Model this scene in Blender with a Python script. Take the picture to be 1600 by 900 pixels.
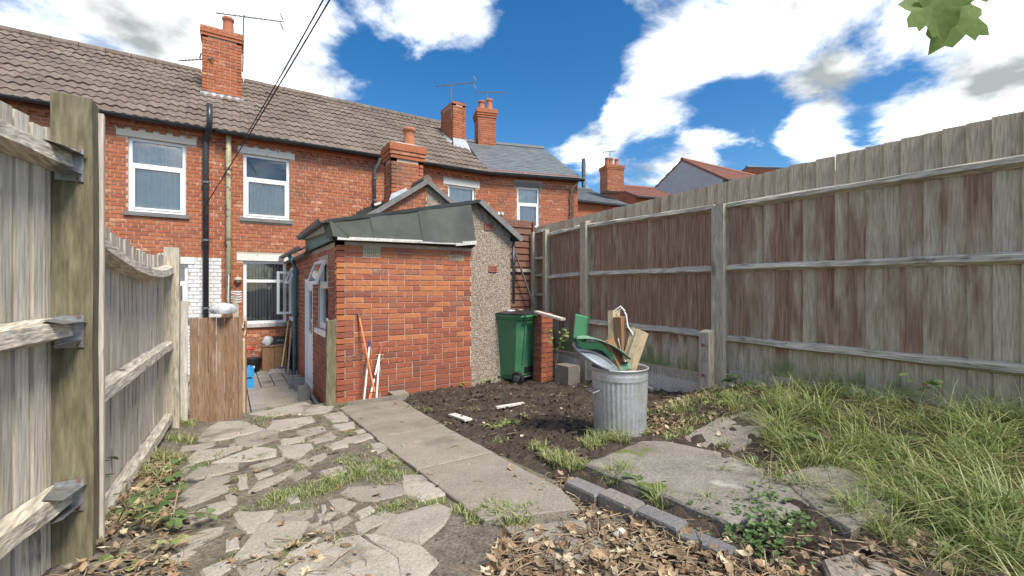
import bpy, math, random
import numpy as np
from mathutils import Vector, Matrix
random.seed(7); np.random.seed(7)
for o in list(bpy.data.objects): bpy.data.objects.remove(o)
SC = bpy.context.scene; COL = SC.collection
R = math.radians
# ------------------------------------------------------------------ camera
# x runs along the house fronts, y down the garden to the houses; eye level is z = 0
YAW = R(32.66); F = 694.0
cam_d = bpy.data.cameras.new('camera'); cam = bpy.data.objects.new('camera', cam_d); COL.objects.link(cam)
cam_d.sensor_width = 36; cam_d.lens = 36*F/1600; cam_d.clip_start = .05; cam_d.clip_end = 3000
cam.location = (0, 0, 0); cam.rotation_euler = (R(90), 0, -YAW)
SC.camera = cam
# ------------------------------------------------------------------ world: sky with broken cloud
SUN_AZ, SUN_EL = R(171), R(54)            # azimuth from +y towards +x
w = bpy.data.worlds.new('World'); SC.world = w; w.use_nodes = True
nt = w.node_tree; N = nt.nodes; Lk = nt.links; N.clear()
def wn(t, **k):
    n = N.new(t)
    for a, b in k.items(): setattr(n, a, b)
    return n
def wmath(op, a, b=None, clamp=False):
    n = wn('ShaderNodeMath', operation=op, use_clamp=clamp)
    for i, v in enumerate((a, b)):
        if v is None: continue
        if isinstance(v, (int, float)): n.inputs[i].default_value = v
        else: Lk.new(v, n.inputs[i])
    return n.outputs[0]
sky = wn('ShaderNodeTexSky', sky_type='NISHITA', sun_disc=False)
sky.sun_elevation = SUN_EL; sky.sun_rotation = SUN_AZ; sky.air_density = 1.0; sky.dust_density = .6; sky.ozone_density = 2.5
hs = wn('ShaderNodeHueSaturation'); hs.inputs['Saturation'].default_value = 1.38; hs.inputs['Value'].default_value = .95
Lk.new(sky.outputs[0], hs.inputs['Color'])
tc = wn('ShaderNodeTexCoord'); sep = wn('ShaderNodeSeparateXYZ'); Lk.new(tc.outputs['Generated'], sep.inputs[0])
zc = wmath('MAXIMUM', sep.outputs[2], 0.0); den = wmath('ADD', zc, .22)
cx = wmath('DIVIDE', sep.outputs[0], den); cy = wmath('DIVIDE', sep.outputs[1], den)
cmb = wn('ShaderNodeCombineXYZ'); Lk.new(cx, cmb.inputs[0]); Lk.new(cy, cmb.inputs[1])
n1 = wn('ShaderNodeTexNoise'); n1.inputs['Scale'].default_value = 2.9; n1.inputs['Detail'].default_value = 11; n1.inputs['Roughness'].default_value = .60
n1.inputs['Distortion'].default_value = .25
Lk.new(cmb.outputs[0], n1.inputs['Vector'])
nrm = wn('ShaderNodeVectorMath', operation='NORMALIZE'); Lk.new(tc.outputs['Generated'], nrm.inputs[0])
def blob(u, v, rad, amp):
    t = (u-800)/F; d = Vector((math.sin(YAW)+math.cos(YAW)*t, math.cos(YAW)-math.sin(YAW)*t, (450-v)/F)).normalized()
    dn = wn('ShaderNodeVectorMath', operation='DOT_PRODUCT'); Lk.new(nrm.outputs[0], dn.inputs[0]); dn.inputs[1].default_value = d
    mr = wn('ShaderNodeMapRange', interpolation_type='SMOOTHSTEP')
    mr.inputs['From Min'].default_value = math.cos(R(rad)); mr.inputs['From Max'].default_value = 1; mr.inputs['To Max'].default_value = amp
    Lk.new(dn.outputs['Value'], mr.inputs['Value']); return mr.outputs[0]
acc = wmath('MULTIPLY_ADD', n1.outputs['Fac'], 1.75); acc.node.inputs[2].default_value = -.375
for b in [(130, 40, 24, .26), (440, 90, 8, .18), (330, 10, 14, .16), (620, 150, 11, -.22), (780, 190, 13, -.34), (860, 90, 9, -.26), (1010, 150, 6, .24), (925, 215, 5, .24), (1290, 70, 10, .24), (1150, 30, 7, .16), (1090, 60, 5, .1),
              (1540, 110, 9, .22), (1165, 185, 5, -.30), (1390, 165, 5, -.28), (1100, 235, 4, .2), (1270, 215, 4, .22), (1490, 185, 6, .26), (700, 25, 7, .12), (570, 10, 5, .1), (950, 60, 5, -.22), (900, 130, 5, -.2)]:
    acc = wmath('ADD', acc, blob(b[0], b[1], b[2]*1.1, b[3]*.85))
mask = wn('ShaderNodeMapRange', interpolation_type='SMOOTHSTEP'); mask.inputs['From Min'].default_value = .40; mask.inputs['From Max'].default_value = .84
Lk.new(acc, mask.inputs['Value'])
n2 = wn('ShaderNodeTexNoise'); n2.inputs['Scale'].default_value = 3.1; n2.inputs['Detail'].default_value = 6
mp = wn('ShaderNodeMapping'); mp.inputs['Location'].default_value = (.13, .09, 4); Lk.new(cmb.outputs[0], mp.inputs['Vector']); Lk.new(mp.outputs[0], n2.inputs['Vector'])
cr = wn('ShaderNodeValToRGB'); cr.color_ramp.elements[0].position = .30; cr.color_ramp.elements[0].color = (.16, .175, .175, 1)
cr.color_ramp.elements[1].position = .66; cr.color_ramp.elements[1].color = (1.0, 1.0, 1.0, 1); Lk.new(n2.outputs['Fac'], cr.inputs[0])
bg1 = wn('ShaderNodeBackground'); bg1.inputs[1].default_value = .085; Lk.new(hs.outputs[0], bg1.inputs[0])
bg2 = wn('ShaderNodeBackground'); bg2.inputs[1].default_value = 1.5; Lk.new(cr.outputs[0], bg2.inputs[0])
mx = wn('ShaderNodeMixShader'); Lk.new(mask.outputs[0], mx.inputs[0]); Lk.new(bg1.outputs[0], mx.inputs[1]); Lk.new(bg2.outputs[0], mx.inputs[2])
Lk.new(mx.outputs[0], wn('ShaderNodeOutputWorld').inputs[0])
# ------------------------------------------------------------------ sun behind thin cloud: soft
sd = bpy.data.lights.new('sun', 'SUN'); sd.energy = 2.8; sd.angle = R(18); sd.color = (1, .94, .83)
sun = bpy.data.objects.new('sun', sd); COL.objects.link(sun)
sv = Vector((math.sin(SUN_AZ)*math.cos(SUN_EL), math.cos(SUN_AZ)*math.cos(SUN_EL), math.sin(SUN_EL)))
sun.rotation_euler = (-sv).to_track_quat('-Z', 'Y').to_euler(); sun.location = (-6, -4, 12)
SC.view_settings.view_transform = 'Standard'; SC.view_settings.look = 'None'; SC.view_settings.gamma = 1
SC.view_settings.use_curve_mapping = False; SC.view_settings.exposure = 1.0
SC.render.engine = 'CYCLES'
# ------------------------------------------------------------------ materials
def new_mat(name):
    m = bpy.data.materials.new(name); m.use_nodes = True; t = m.node_tree
    for n in list(t.nodes): t.nodes.remove(n)
    out = t.nodes.new('ShaderNodeOutputMaterial'); b = t.nodes.new('ShaderNodeBsdfPrincipled'); t.links.new(b.outputs[0], out.inputs[0])
    return m, t, b, out
def surf(name, cols, rnd=.5, ns=8., stretch=(1, 1, 1), rough=.85, bump=.25, bscale=60., vary=.25, over=None, metal=0., spec=.3, interp='LINEAR', detail=5., speck=None, sheen=0.):
    """cols: colour stops; the place on the ramp = mix(noise, per-piece random, rnd). over = (colour, noise scale, threshold, softness) stains"""
    m, t, b, out = new_mat(name); n = t.nodes; l = t.links
    geo = n.new('ShaderNodeNewGeometry'); oi = n.new('ShaderNodeObjectInfo'); at = n.new('ShaderNodeAttribute'); at.attribute_name = 'rnd'
    ad = n.new('ShaderNodeMath'); ad.operation = 'ADD'; l.new(oi.outputs['Random'], ad.inputs[0]); l.new(at.outputs['Fac'], ad.inputs[1])
    fr = n.new('ShaderNodeMath'); fr.operation = 'FRACT'; l.new(ad.outputs[0], fr.inputs[0])
    mp = n.new('ShaderNodeMapping'); mp.inputs['Scale'].default_value = stretch; l.new(geo.outputs['Position'], mp.inputs[0])
    cb = n.new('ShaderNodeVectorMath'); cb.operation = 'MULTIPLY_ADD'; cb.inputs[1].default_value = (1, 1, 1); l.new(mp.outputs[0], cb.inputs[0])
    sc = n.new('ShaderNodeVectorMath'); sc.operation = 'SCALE'; sc.inputs[0].default_value = (17, 31, 23); l.new(fr.outputs[0], sc.inputs['Scale'])
    if rnd > 0: l.new(sc.outputs[0], cb.inputs[2])
    else: cb.inputs[2].default_value = (0, 0, 0)
    nz = n.new('ShaderNodeTexNoise'); nz.inputs['Scale'].default_value = ns; nz.inputs['Detail'].default_value = detail; nz.inputs['Roughness'].default_value = .6
    l.new(cb.outputs[0], nz.inputs['Vector'])
    st = n.new('ShaderNodeMapRange'); st.inputs['From Min'].default_value = .28; st.inputs['From Max'].default_value = .72; l.new(nz.outputs['Fac'], st.inputs[0])
    mf = n.new('ShaderNodeMix'); mf.inputs['Factor'].default_value = rnd; l.new(st.outputs[0], mf.inputs['A']); l.new(fr.outputs[0], mf.inputs['B'])
    rp = n.new('ShaderNodeValToRGB'); rp.color_ramp.interpolation = interp; e = rp.color_ramp.elements
    while len(e) > 1: e.remove(e[-1])
    stops = [(i/(max(1, len(cols)-1)), c) if len(c) == 3 else (c[0], c[1:]) for i, c in enumerate(cols)]
    e[0].position = stops[0][0]; e[0].color = (*stops[0][1], 1)
    for p, c in stops[1:]: k = e.new(p); k.color = (*c, 1)
    l.new(mf.outputs[0], rp.inputs[0]); col = rp.outputs[0]
    n3 = n.new('ShaderNodeTexNoise'); n3.inputs['Scale'].default_value = bscale; n3.inputs['Detail'].default_value = 4; l.new(cb.outputs[0], n3.inputs['Vector'])
    if vary:
        vr = n.new('ShaderNodeMapRange'); vr.inputs['From Min'].default_value = .3; vr.inputs['From Max'].default_value = .7
        vr.inputs['To Min'].default_value = 1-vary; vr.inputs['To Max'].default_value = 1+vary*.7; l.new(n3.outputs['Fac'], vr.inputs[0])
        mm = n.new('ShaderNodeMix'); mm.data_type = 'RGBA'; mm.blend_type = 'MULTIPLY'; mm.inputs['Factor'].default_value = 1
        l.new(col, mm.inputs['A']); l.new(vr.outputs[0], mm.inputs['B']); col = mm.outputs['Result']
    for ov in (over if isinstance(over, list) else [over] if over else []):
        c, osc, th, soft = ov[:4]
        no = n.new('ShaderNodeTexNoise'); no.inputs['Scale'].default_value = osc; no.inputs['Detail'].default_value = 7; no.inputs['Roughness'].default_value = .65
        mo = n.new('ShaderNodeMapping'); mo.inputs['Location'].default_value = (osc*3.1, 2.7, 1.3); mo.inputs['Scale'].default_value = ov[4] if len(ov) > 4 else (1, 1, 1)
        l.new(geo.outputs['Position'], mo.inputs[0]); l.new(mo.outputs[0], no.inputs['Vector'])
        ms = n.new('ShaderNodeMapRange'); ms.inputs['From Min'].default_value = th; ms.inputs['From Max'].default_value = th+soft; l.new(no.outputs['Fac'], ms.inputs[0])
        mm = n.new('ShaderNodeMix'); mm.data_type = 'RGBA'; l.new(ms.outputs[0], mm.inputs['Factor']); l.new(col, mm.inputs['A']); mm.inputs['B'].default_value = (*c, 1); col = mm.outputs['Result']
    if speck:
        vo = n.new('ShaderNodeTexVoronoi'); vo.inputs['Scale'].default_value = speck[0]; l.new(geo.outputs['Position'], vo.inputs['Vector'])
        sp = n.new('ShaderNodeSeparateColor'); l.new(vo.outputs['Color'], sp.inputs[0])
        rs = n.new('ShaderNodeValToRGB'); rs.color_ramp.interpolation = 'CONSTANT'; e = rs.color_ramp.elements
        while len(e) > 1: e.remove(e[-1])
        e[0].position = speck[1][0][0]; e[0].color = (*speck[1][0][1:], 1)
        for s in speck[1][1:]: k = e.new(s[0]); k.color = (*s[1:], 1)
        l.new(sp.outputs[0], rs.inputs[0])
        mm = n.new('ShaderNodeMix'); mm.data_type = 'RGBA'; mm.inputs['Factor'].default_value = speck[2]; l.new(col, mm.inputs['A']); l.new(rs.outputs[0], mm.inputs['B']); col = mm.outputs['Result']
    l.new(col, b.inputs['Base Color'])
    b.inputs['Roughness'].default_value = rough; b.inputs['Metallic'].default_value = metal; b.inputs['Specular IOR Level'].default_value = spec
    if bump:
        bp = n.new('ShaderNodeBump'); bp.inputs['Strength'].default_value = bump; bp.inputs['Distance'].default_value = .01
        src = vo.outputs['Distance'] if speck and speck[2] > .5 else n3.outputs['Fac']
        l.new(src, bp.inputs['Height']); l.new(bp.outputs[0], b.inputs['Normal'])
    return m
def leafy(name, cols, trans=.25):
    m = surf(name, cols, rnd=.75, ns=6, rough=.5, bump=.1, vary=.15, spec=.4); b = [n for n in m.node_tree.nodes if n.type == 'BSDF_PRINCIPLED'][0]
    t = m.node_tree; tr = t.nodes.new('ShaderNodeBsdfTranslucent'); mix = t.nodes.new('ShaderNodeMixShader'); mix.inputs[0].default_value = trans
    src = b.inputs['Base Color'].links[0].from_socket; t.links.new(src, tr.inputs[0]); out = [n for n in t.nodes if n.type == 'OUTPUT_MATERIAL'][0]
    t.links.new(b.outputs[0], mix.inputs[1]); t.links.new(tr.outputs[0], mix.inputs[2]); t.links.new(mix.outputs[0], out.inputs[0]); return m
def glass(name, tint=(.985, .99, .985), refl=.3):
    m, t, b, out = new_mat(name); t.nodes.remove(b)
    g = t.nodes.new('ShaderNodeBsdfGlossy'); g.inputs['Roughness'].default_value = .02; tr = t.nodes.new('ShaderNodeBsdfTransparent'); tr.inputs[0].default_value = (*tint, 1)
    lw = t.nodes.new('ShaderNodeFresnel'); lw.inputs[0].default_value = 1.5
    ad = t.nodes.new('ShaderNodeMath'); ad.operation = 'ADD'; ad.inputs[1].default_value = refl; ad.use_clamp = True; t.links.new(lw.outputs[0], ad.inputs[0])
    nz = t.nodes.new('ShaderNodeTexNoise'); nz.inputs['Scale'].default_value = 1.5; bp = t.nodes.new('ShaderNodeBump'); bp.inputs['Strength'].default_value = .06; bp.inputs['Distance'].default_value = .05
    t.links.new(nz.outputs[0], bp.inputs['Height']); t.links.new(bp.outputs[0], g.inputs['Normal'])
    mx = t.nodes.new('ShaderNodeMixShader'); t.links.new(ad.outputs[0], mx.inputs[0]); t.links.new(tr.outputs[0], mx.inputs[1]); t.links.new(g.outputs[0], mx.inputs[2]); t.links.new(mx.outputs[0], out.inputs[0])
    return m
BR = lambda *c: [tuple(x) for x in c]
MAT = dict(
 house_brick=surf('house_brick', BR((0, .36, .115, .055), (.3, .45, .155, .075), (.55, .40, .13, .06), (.72, .30, .10, .055), (.86, .50, .21, .11), (.95, .60, .37, .23)), rnd=.74, ns=14, bump=.5, bscale=55, over=((.20, .11, .075), 1.3, .56, .16)),
 orange_brick=surf('orange_brick', BR((0, .42, .15, .07), (.3, .52, .20, .085), (.6, .40, .13, .07), (.8, .36, .13, .075), (.9, .29, .15, .10), (.97, .5, .3, .17)), rnd=.75, ns=14, bump=.5, bscale=60, over=((.20, .12, .09), 2.2, .60, .2)),
 red_brick=surf('red_brick', BR((0, .31, .095, .055), (.35, .38, .125, .07), (.7, .29, .095, .06), (.88, .22, .095, .07), (1, .36, .17, .11)), rnd=.75, ns=14, bump=.5, bscale=60),
 white_brick=surf('white_brick', BR((.66, .67, .66), (.78, .78, .76)), rnd=.6, ns=6, bump=.3, vary=.08, over=((.42, .41, .38), 3, .62, .1)),
 mortar=surf('mortar', BR((.42, .34, .27), (.56, .47, .38)), rnd=0, ns=5, bump=.5, bscale=120),
 mortar_pale=surf('mortar_pale', BR((.46, .37, .30), (.62, .52, .43)), rnd=0, ns=5, bump=.5, bscale=120),
 tile=surf('tile', BR((0, .13, .10, .08), (.5, .18, .14, .112), (.85, .225, .18, .147), (1, .105, .082, .067)), rnd=.55, ns=3, bump=.3, bscale=90, over=[((.33, .31, .26), 6, .60, .12), ((.09, .08, .07), 1.2, .6, .2)]),
 slate=surf('slate', BR((.10, .115, .125), (.165, .18, .19), (.13, .137, .14)), rnd=.8, ns=4, rough=.6, bump=.2, over=((.26, .27, .25), 4, .62, .1)),
 red_tile=surf('red_tile', BR((.22, .10, .075), (.29, .135, .10), (.18, .085, .065)), rnd=.7, ns=3, bump=.3),
 lead=surf('lead', BR((.30, .33, .36), (.44, .47, .50)), rnd=0, ns=6, rough=.55, bump=.15),
 stone=surf('stone', BR((.42, .41, .39), (.56, .55, .52)), rnd=.2, ns=9, bump=.4, over=((.16, .15, .14), 5, .56, .12)),
 dark_stone=surf('dark_stone', BR((.15, .15, .15), (.25, .245, .235)), rnd=.3, ns=9, bump=.4),
 white_paint=surf('white_paint', BR((.70, .67, .60), (.80, .77, .70)), rnd=.2, ns=4, bump=.3, vary=.1, over=((.33, .19, .12), 9, .63, .03)),
 cream_paint=surf('cream_paint', BR((.76, .68, .53), (.84, .77, .63)), rnd=.2, ns=4, bump=.3, vary=.1),
 upvc=surf('upvc', BR((.80, .81, .81), (.86, .86, .85)), rnd=0, ns=3, rough=.3, bump=0, vary=.03, spec=.5),
 gutter_black=surf('gutter_black', BR((.022, .025, .03), (.05, .055, .06)), rnd=0, ns=5, rough=.35, bump=.05, spec=.5),
 gutter_grey=surf('gutter_grey', BR((.09, .11, .12), (.17, .19, .20)), rnd=0, ns=7, rough=.45, bump=.1, over=((.34, .34, .32), 9, .6, .1)),
 teal_pipe=surf('teal_pipe', BR((.055, .15, .17), (.085, .20, .22)), rnd=0, ns=5, rough=.4, bump=.05, over=((.03, .07, .08), 6, .6, .1)),
 soil_pipe=surf('soil_pipe', BR((.47, .43, .27), (.56, .52, .34)), rnd=0, ns=6, rough=.6, bump=.3, over=[((.20, .10, .06), 7, .56, .05), ((.14, .13, .11), 3, .58, .12)]),
 rust_iron=surf('rust_iron', BR((.16, .09, .06), (.26, .17, .12)), rnd=0, ns=12, bump=.4),
 terracotta=surf('terracotta', BR((.42, .15, .08), (.50, .20, .11)), rnd=.4, ns=5, bump=.2, over=((.20, .12, .08), 8, .58, .1)),
 felt=surf('felt', BR((.058, .068, .056), (.09, .10, .083), (.13, .14, .118)), rnd=.15, ns=2.5, rough=.8, bump=.5, bscale=260, vary=.25, spec=.3),
 felt_dark=surf('felt_dark', BR((.03, .035, .035), (.06, .065, .065)), rnd=0, ns=5, bump=.4, bscale=200),
 batten_white=surf('batten_white', BR((.50, .49, .45), (.68, .66, .61)), rnd=.2, ns=6, bump=.2, over=((.16, .15, .13), 7, .6, .08)),
 green_board=surf('green_board', BR((.17, .25, .22), (.24, .32, .28)), rnd=.2, ns=4, bump=.2, over=((.10, .10, .09), 6, .58, .1)),
 pebble=surf('pebble', BR((.33, .28, .23), (.42, .36, .30)), rnd=0, ns=3, bump=1., speck=(80, [(0, .12, .09, .065), (.2, .33, .25, .18), (.45, .46, .38, .30), (.7, .60, .53, .45), (.88, .22, .15, .11)], .66)),
 air_brick_buff=surf('air_brick_buff', BR((.55, .47, .31), (.65, .57, .40)), rnd=0, ns=8, bump=.2),
 air_brick_red=surf('air_brick_red', BR((.34, .12, .09), (.42, .17, .12)), rnd=0, ns=8, bump=.2),
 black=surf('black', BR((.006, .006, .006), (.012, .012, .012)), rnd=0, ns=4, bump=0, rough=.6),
 black_plastic=surf('black_plastic', BR((.02, .02, .022), (.035, .035, .037)), rnd=0, ns=8, bump=.05, rough=.4, spec=.5),
 room=surf('room', BR((.22, .22, .21), (.26, .26, .25)), rnd=0, ns=2, bump=0),
 curtain=surf('curtain', BR((.82, .79, .72), (.90, .87, .80)), rnd=0, ns=2, bump=.1, vary=.1),
 blind=surf('blind', BR((.42, .45, .43), (.52, .55, .53)), rnd=.6, ns=3, bump=.05, vary=.08),
 glass=glass('glass', refl=.03), glass_sky=glass('glass_sky', refl=.05),
 old_wood=surf('old_wood', BR((.36, .32, .25), (.50, .45, .365), (.62, .565, .475), (.44, .395, .32)), rnd=.45, ns=6, stretch=(6, 6, .5), bump=.5, bscale=14, vary=.22, over=[((.15, .14, .11), 5, .60, .1, (3, 3, .6)), ((.22, .23, .13), 1.5, .62, .15)]),
 rail_wood=surf('rail_wood', BR((.38, .335, .26), (.53, .475, .385), (.66, .60, .50)), rnd=.3, ns=7, stretch=(6, .5, 6), bump=.5, bscale=14, vary=.4, over=[((.13, .12, .10), 6, .59, .1, (2, .6, 2)), ((.25, .24, .13), 3, .63, .12)]),
 mossy_and_gap_shade_wood=surf('mossy_and_gap_shade_wood', BR((.115, .10, .058), (.175, .155, .095), (.25, .222, .15)), rnd=.2, ns=5, stretch=(5, 5, .6), bump=.5, bscale=16, vary=.35, over=((.30, .29, .22), 3, .62, .14, (3, 3, .5))),
 post_wood=surf('post_wood', BR((.37, .325, .245), (.52, .465, .365)), rnd=.3, ns=6, stretch=(6, 6, .5), bump=.5, bscale=16, vary=.35, over=((.13, .14, .08), 3, .58, .14, (2, 2, .6))),
 brown_board=surf('brown_board', BR((.17, .095, .055), (.25, .15, .09), (.32, .22, .15)), rnd=.5, ns=5, stretch=(7, 7, .5), bump=.4, bscale=16, vary=.35, over=((.40, .36, .28), 3, .6, .14, (4, 4, .6))),
 red_fence=surf('red_fence', BR((.16, .075, .05), (.22, .11, .075)), rnd=.5, ns=5, stretch=(.6, 5, 6), bump=.4, bscale=16, vary=.3),
 pale_wood=surf('pale_wood', BR((.50, .37, .22), (.66, .52, .34)), rnd=.4, ns=6, stretch=(6, 6, .7), bump=.3, bscale=20, vary=.22, over=((.25, .18, .11), 6, .60, .12)),
 brown_wood=surf('brown_wood', BR((.25, .13, .065), (.33, .19, .10)), rnd=.3, ns=6, stretch=(6, 6, .7), bump=.2, bscale=20, vary=.25),
 galv=surf('galv', BR((.42, .44, .46), (.60, .62, .63), (.50, .51, .52)), rnd=0, ns=5, rough=.45, metal=.55, bump=.08, vary=.12, over=[((.46, .45, .40), 4, .58, .1), ((.22, .20, .17), 7, .64, .06)]),
 lid_metal=surf('lid_metal', BR((.22, .25, .28), (.34, .37, .40)), rnd=0, ns=5, rough=.5, metal=.5, bump=.1, vary=.2, over=((.14, .13, .12), 5, .6, .12)),
 steel=surf('steel', BR((.26, .265, .27), (.40, .405, .41)), rnd=0, ns=9, rough=.4, metal=.7, bump=.05),
 bin_green=surf('bin_green', BR((.04, .18, .085), (.07, .235, .12)), rnd=0, ns=3, rough=.55, bump=.06, bscale=150, vary=.1, spec=.5, over=[((.13, .20, .13), 4, .60, .16), ((.05, .07, .045), 3, .62, .12)]),
 bin_pale=surf('bin_pale', BR((.06, .16, .095), (.20, .30, .22)), rnd=0, ns=9, rough=.75, bump=.05, vary=.1, spec=.45),
 bed=surf('bed', BR((.10, .085, .063), (.17, .147, .113), (.24, .21, .165)), rnd=0, ns=11, bump=1., bscale=70, vary=.45, over=[((.05, .04, .03), 3, .58, .14), ((.12, .14, .05), 2.2, .56, .14)]),
 concrete=surf('concrete', BR((.21, .183, .147), (.285, .25, .203), (.34, .30, .25)), rnd=.35, ns=3.5, bump=.5, bscale=90, vary=.28, over=[((.17, .145, .115), 1.7, .56, .16), ((.38, .34, .28), 4, .62, .1), ((.11, .09, .07), 14, .66, .05), ((.13, .15, .06), 3.5, .66, .08)]),
 flag=surf('flag', BR((.23, .205, .17), (.335, .30, .25), (.45, .41, .35)), rnd=.6, ns=4, bump=.5, bscale=80, vary=.25, over=[((.17, .145, .11), 2.4, .55, .16), ((.10, .085, .065), 13, .64, .06), ((.15, .17, .08), 4, .63, .1)]),
 mossy_concrete=surf('mossy_concrete', BR((.20, .18, .15), (.31, .28, .235)), rnd=0, ns=4, bump=.6, bscale=80, vary=.35, over=[((.45, .43, .38), 3, .62, .1), ((.13, .11, .085), 2.1, .56, .14), ((.12, .15, .03), 2.6, .56, .06)]),
 render_white=surf('render_white', BR((.56, .51, .43), (.70, .65, .57)), rnd=0, ns=4, bump=.5, bscale=40, vary=.2, over=((.25, .22, .17), 3, .58, .14)),
 blue_brick=surf('blue_brick', BR((.115, .115, .12), (.20, .19, .185), (.26, .22, .19)), rnd=.7, ns=8, bump=.5, bscale=60, over=((.34, .33, .30), 6, .62, .1)),
 paver=surf('paver', BR((.22, .20, .175), (.31, .285, .25), (.26, .235, .205)), rnd=.7, ns=6, bump=.4, bscale=60, over=((.10, .095, .085), 2, .58, .16)),
 soil=surf('soil', BR((.028, .021, .015), (.062, .047, .034), (.10, .078, .056)), rnd=0, ns=9, bump=1., bscale=45, vary=.5, over=[((.12, .10, .072), 2.2, .60, .2), ((.075, .09, .03), 1.6, .62, .14)]),
 clod=surf('clod', BR((0, .028, .021, .015), (.6, .075, .057, .041), (.9, .12, .095, .07), (1, .36, .32, .26)), rnd=.8, ns=9, bump=.6, bscale=60),
 litter=surf('litter', BR((0, .10, .07, .045), (.25, .22, .15, .09), (.5, .38, .28, .17), (.68, .26, .145, .075), (.8, .50, .40, .26), (1, .62, .54, .40)), rnd=.85, ns=12, bump=.3, bscale=60, rough=.75),
 twig=surf('twig', BR((.15, .10, .065), (.30, .22, .14), (.42, .33, .22)), rnd=.8, ns=12, bump=.3),
 grass=leafy('grass', BR((0, .10, .16, .035), (.3, .20, .27, .07), (.55, .30, .35, .12), (.8, .44, .43, .20), (1, .56, .49, .29))),
 ivy=leafy('ivy', BR((.07, .135, .04), (.12, .19, .06), (.20, .27, .10))),
 lime_leaf=leafy('lime_leaf', BR((.17, .27, .06), (.26, .36, .09))),
 maple=leafy('maple', BR((.17, .27, .05), (.27, .37, .10)), .6),
 bark=surf('bark', BR((.08, .06, .045), (.15, .12, .09)), rnd=0, ns=10, bump=.8, bscale=30),
 orange=surf('orange', BR((.65, .22, .09), (.72, .27, .12)), rnd=0, ns=8, rough=.45, bump=.05, vary=.08),
 white_plastic=surf('white_plastic', BR((.70, .70, .68), (.78, .78, .76)), rnd=0, ns=8, rough=.4, bump=.03, vary=.05),
 blue=surf('blue', BR((.03, .25, .55), (.05, .32, .62)), rnd=0, ns=8, rough=.4, bump=.1, vary=.1),
 navy=surf('navy', BR((.06, .07, .22), (.08, .10, .28)), rnd=0, ns=8, rough=.5, bump=.05),
 red=surf('red', BR((.55, .03, .05), (.62, .05, .07)), rnd=0, ns=8, rough=.4, bump=.05),
 bristle=surf('bristle', BR((.25, .22, .19), (.36, .33, .29)), rnd=0, ns=40, bump=.8),
 broom_yellow=surf('broom_yellow', BR((.62, .45, .19), (.70, .52, .24)), rnd=0, ns=8, rough=.5, bump=.05),
 grey_cloth=surf('grey_cloth', BR((.42, .43, .44), (.62, .62, .61)), rnd=.3, ns=9, bump=.6, bscale=30),
 pale_render=surf('pale_render', BR((.40, .41, .42), (.47, .48, .49)), rnd=0, ns=3, bump=.2, vary=.08),
 aerial=surf('aerial', BR((.16, .17, .18), (.26, .27, .28)), rnd=0, ns=8, rough=.4, metal=.5, bump=0),
 cable=surf('cable', BR((.05, .05, .05), (.08, .08, .08)), rnd=0, ns=8, bump=0),
)
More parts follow.
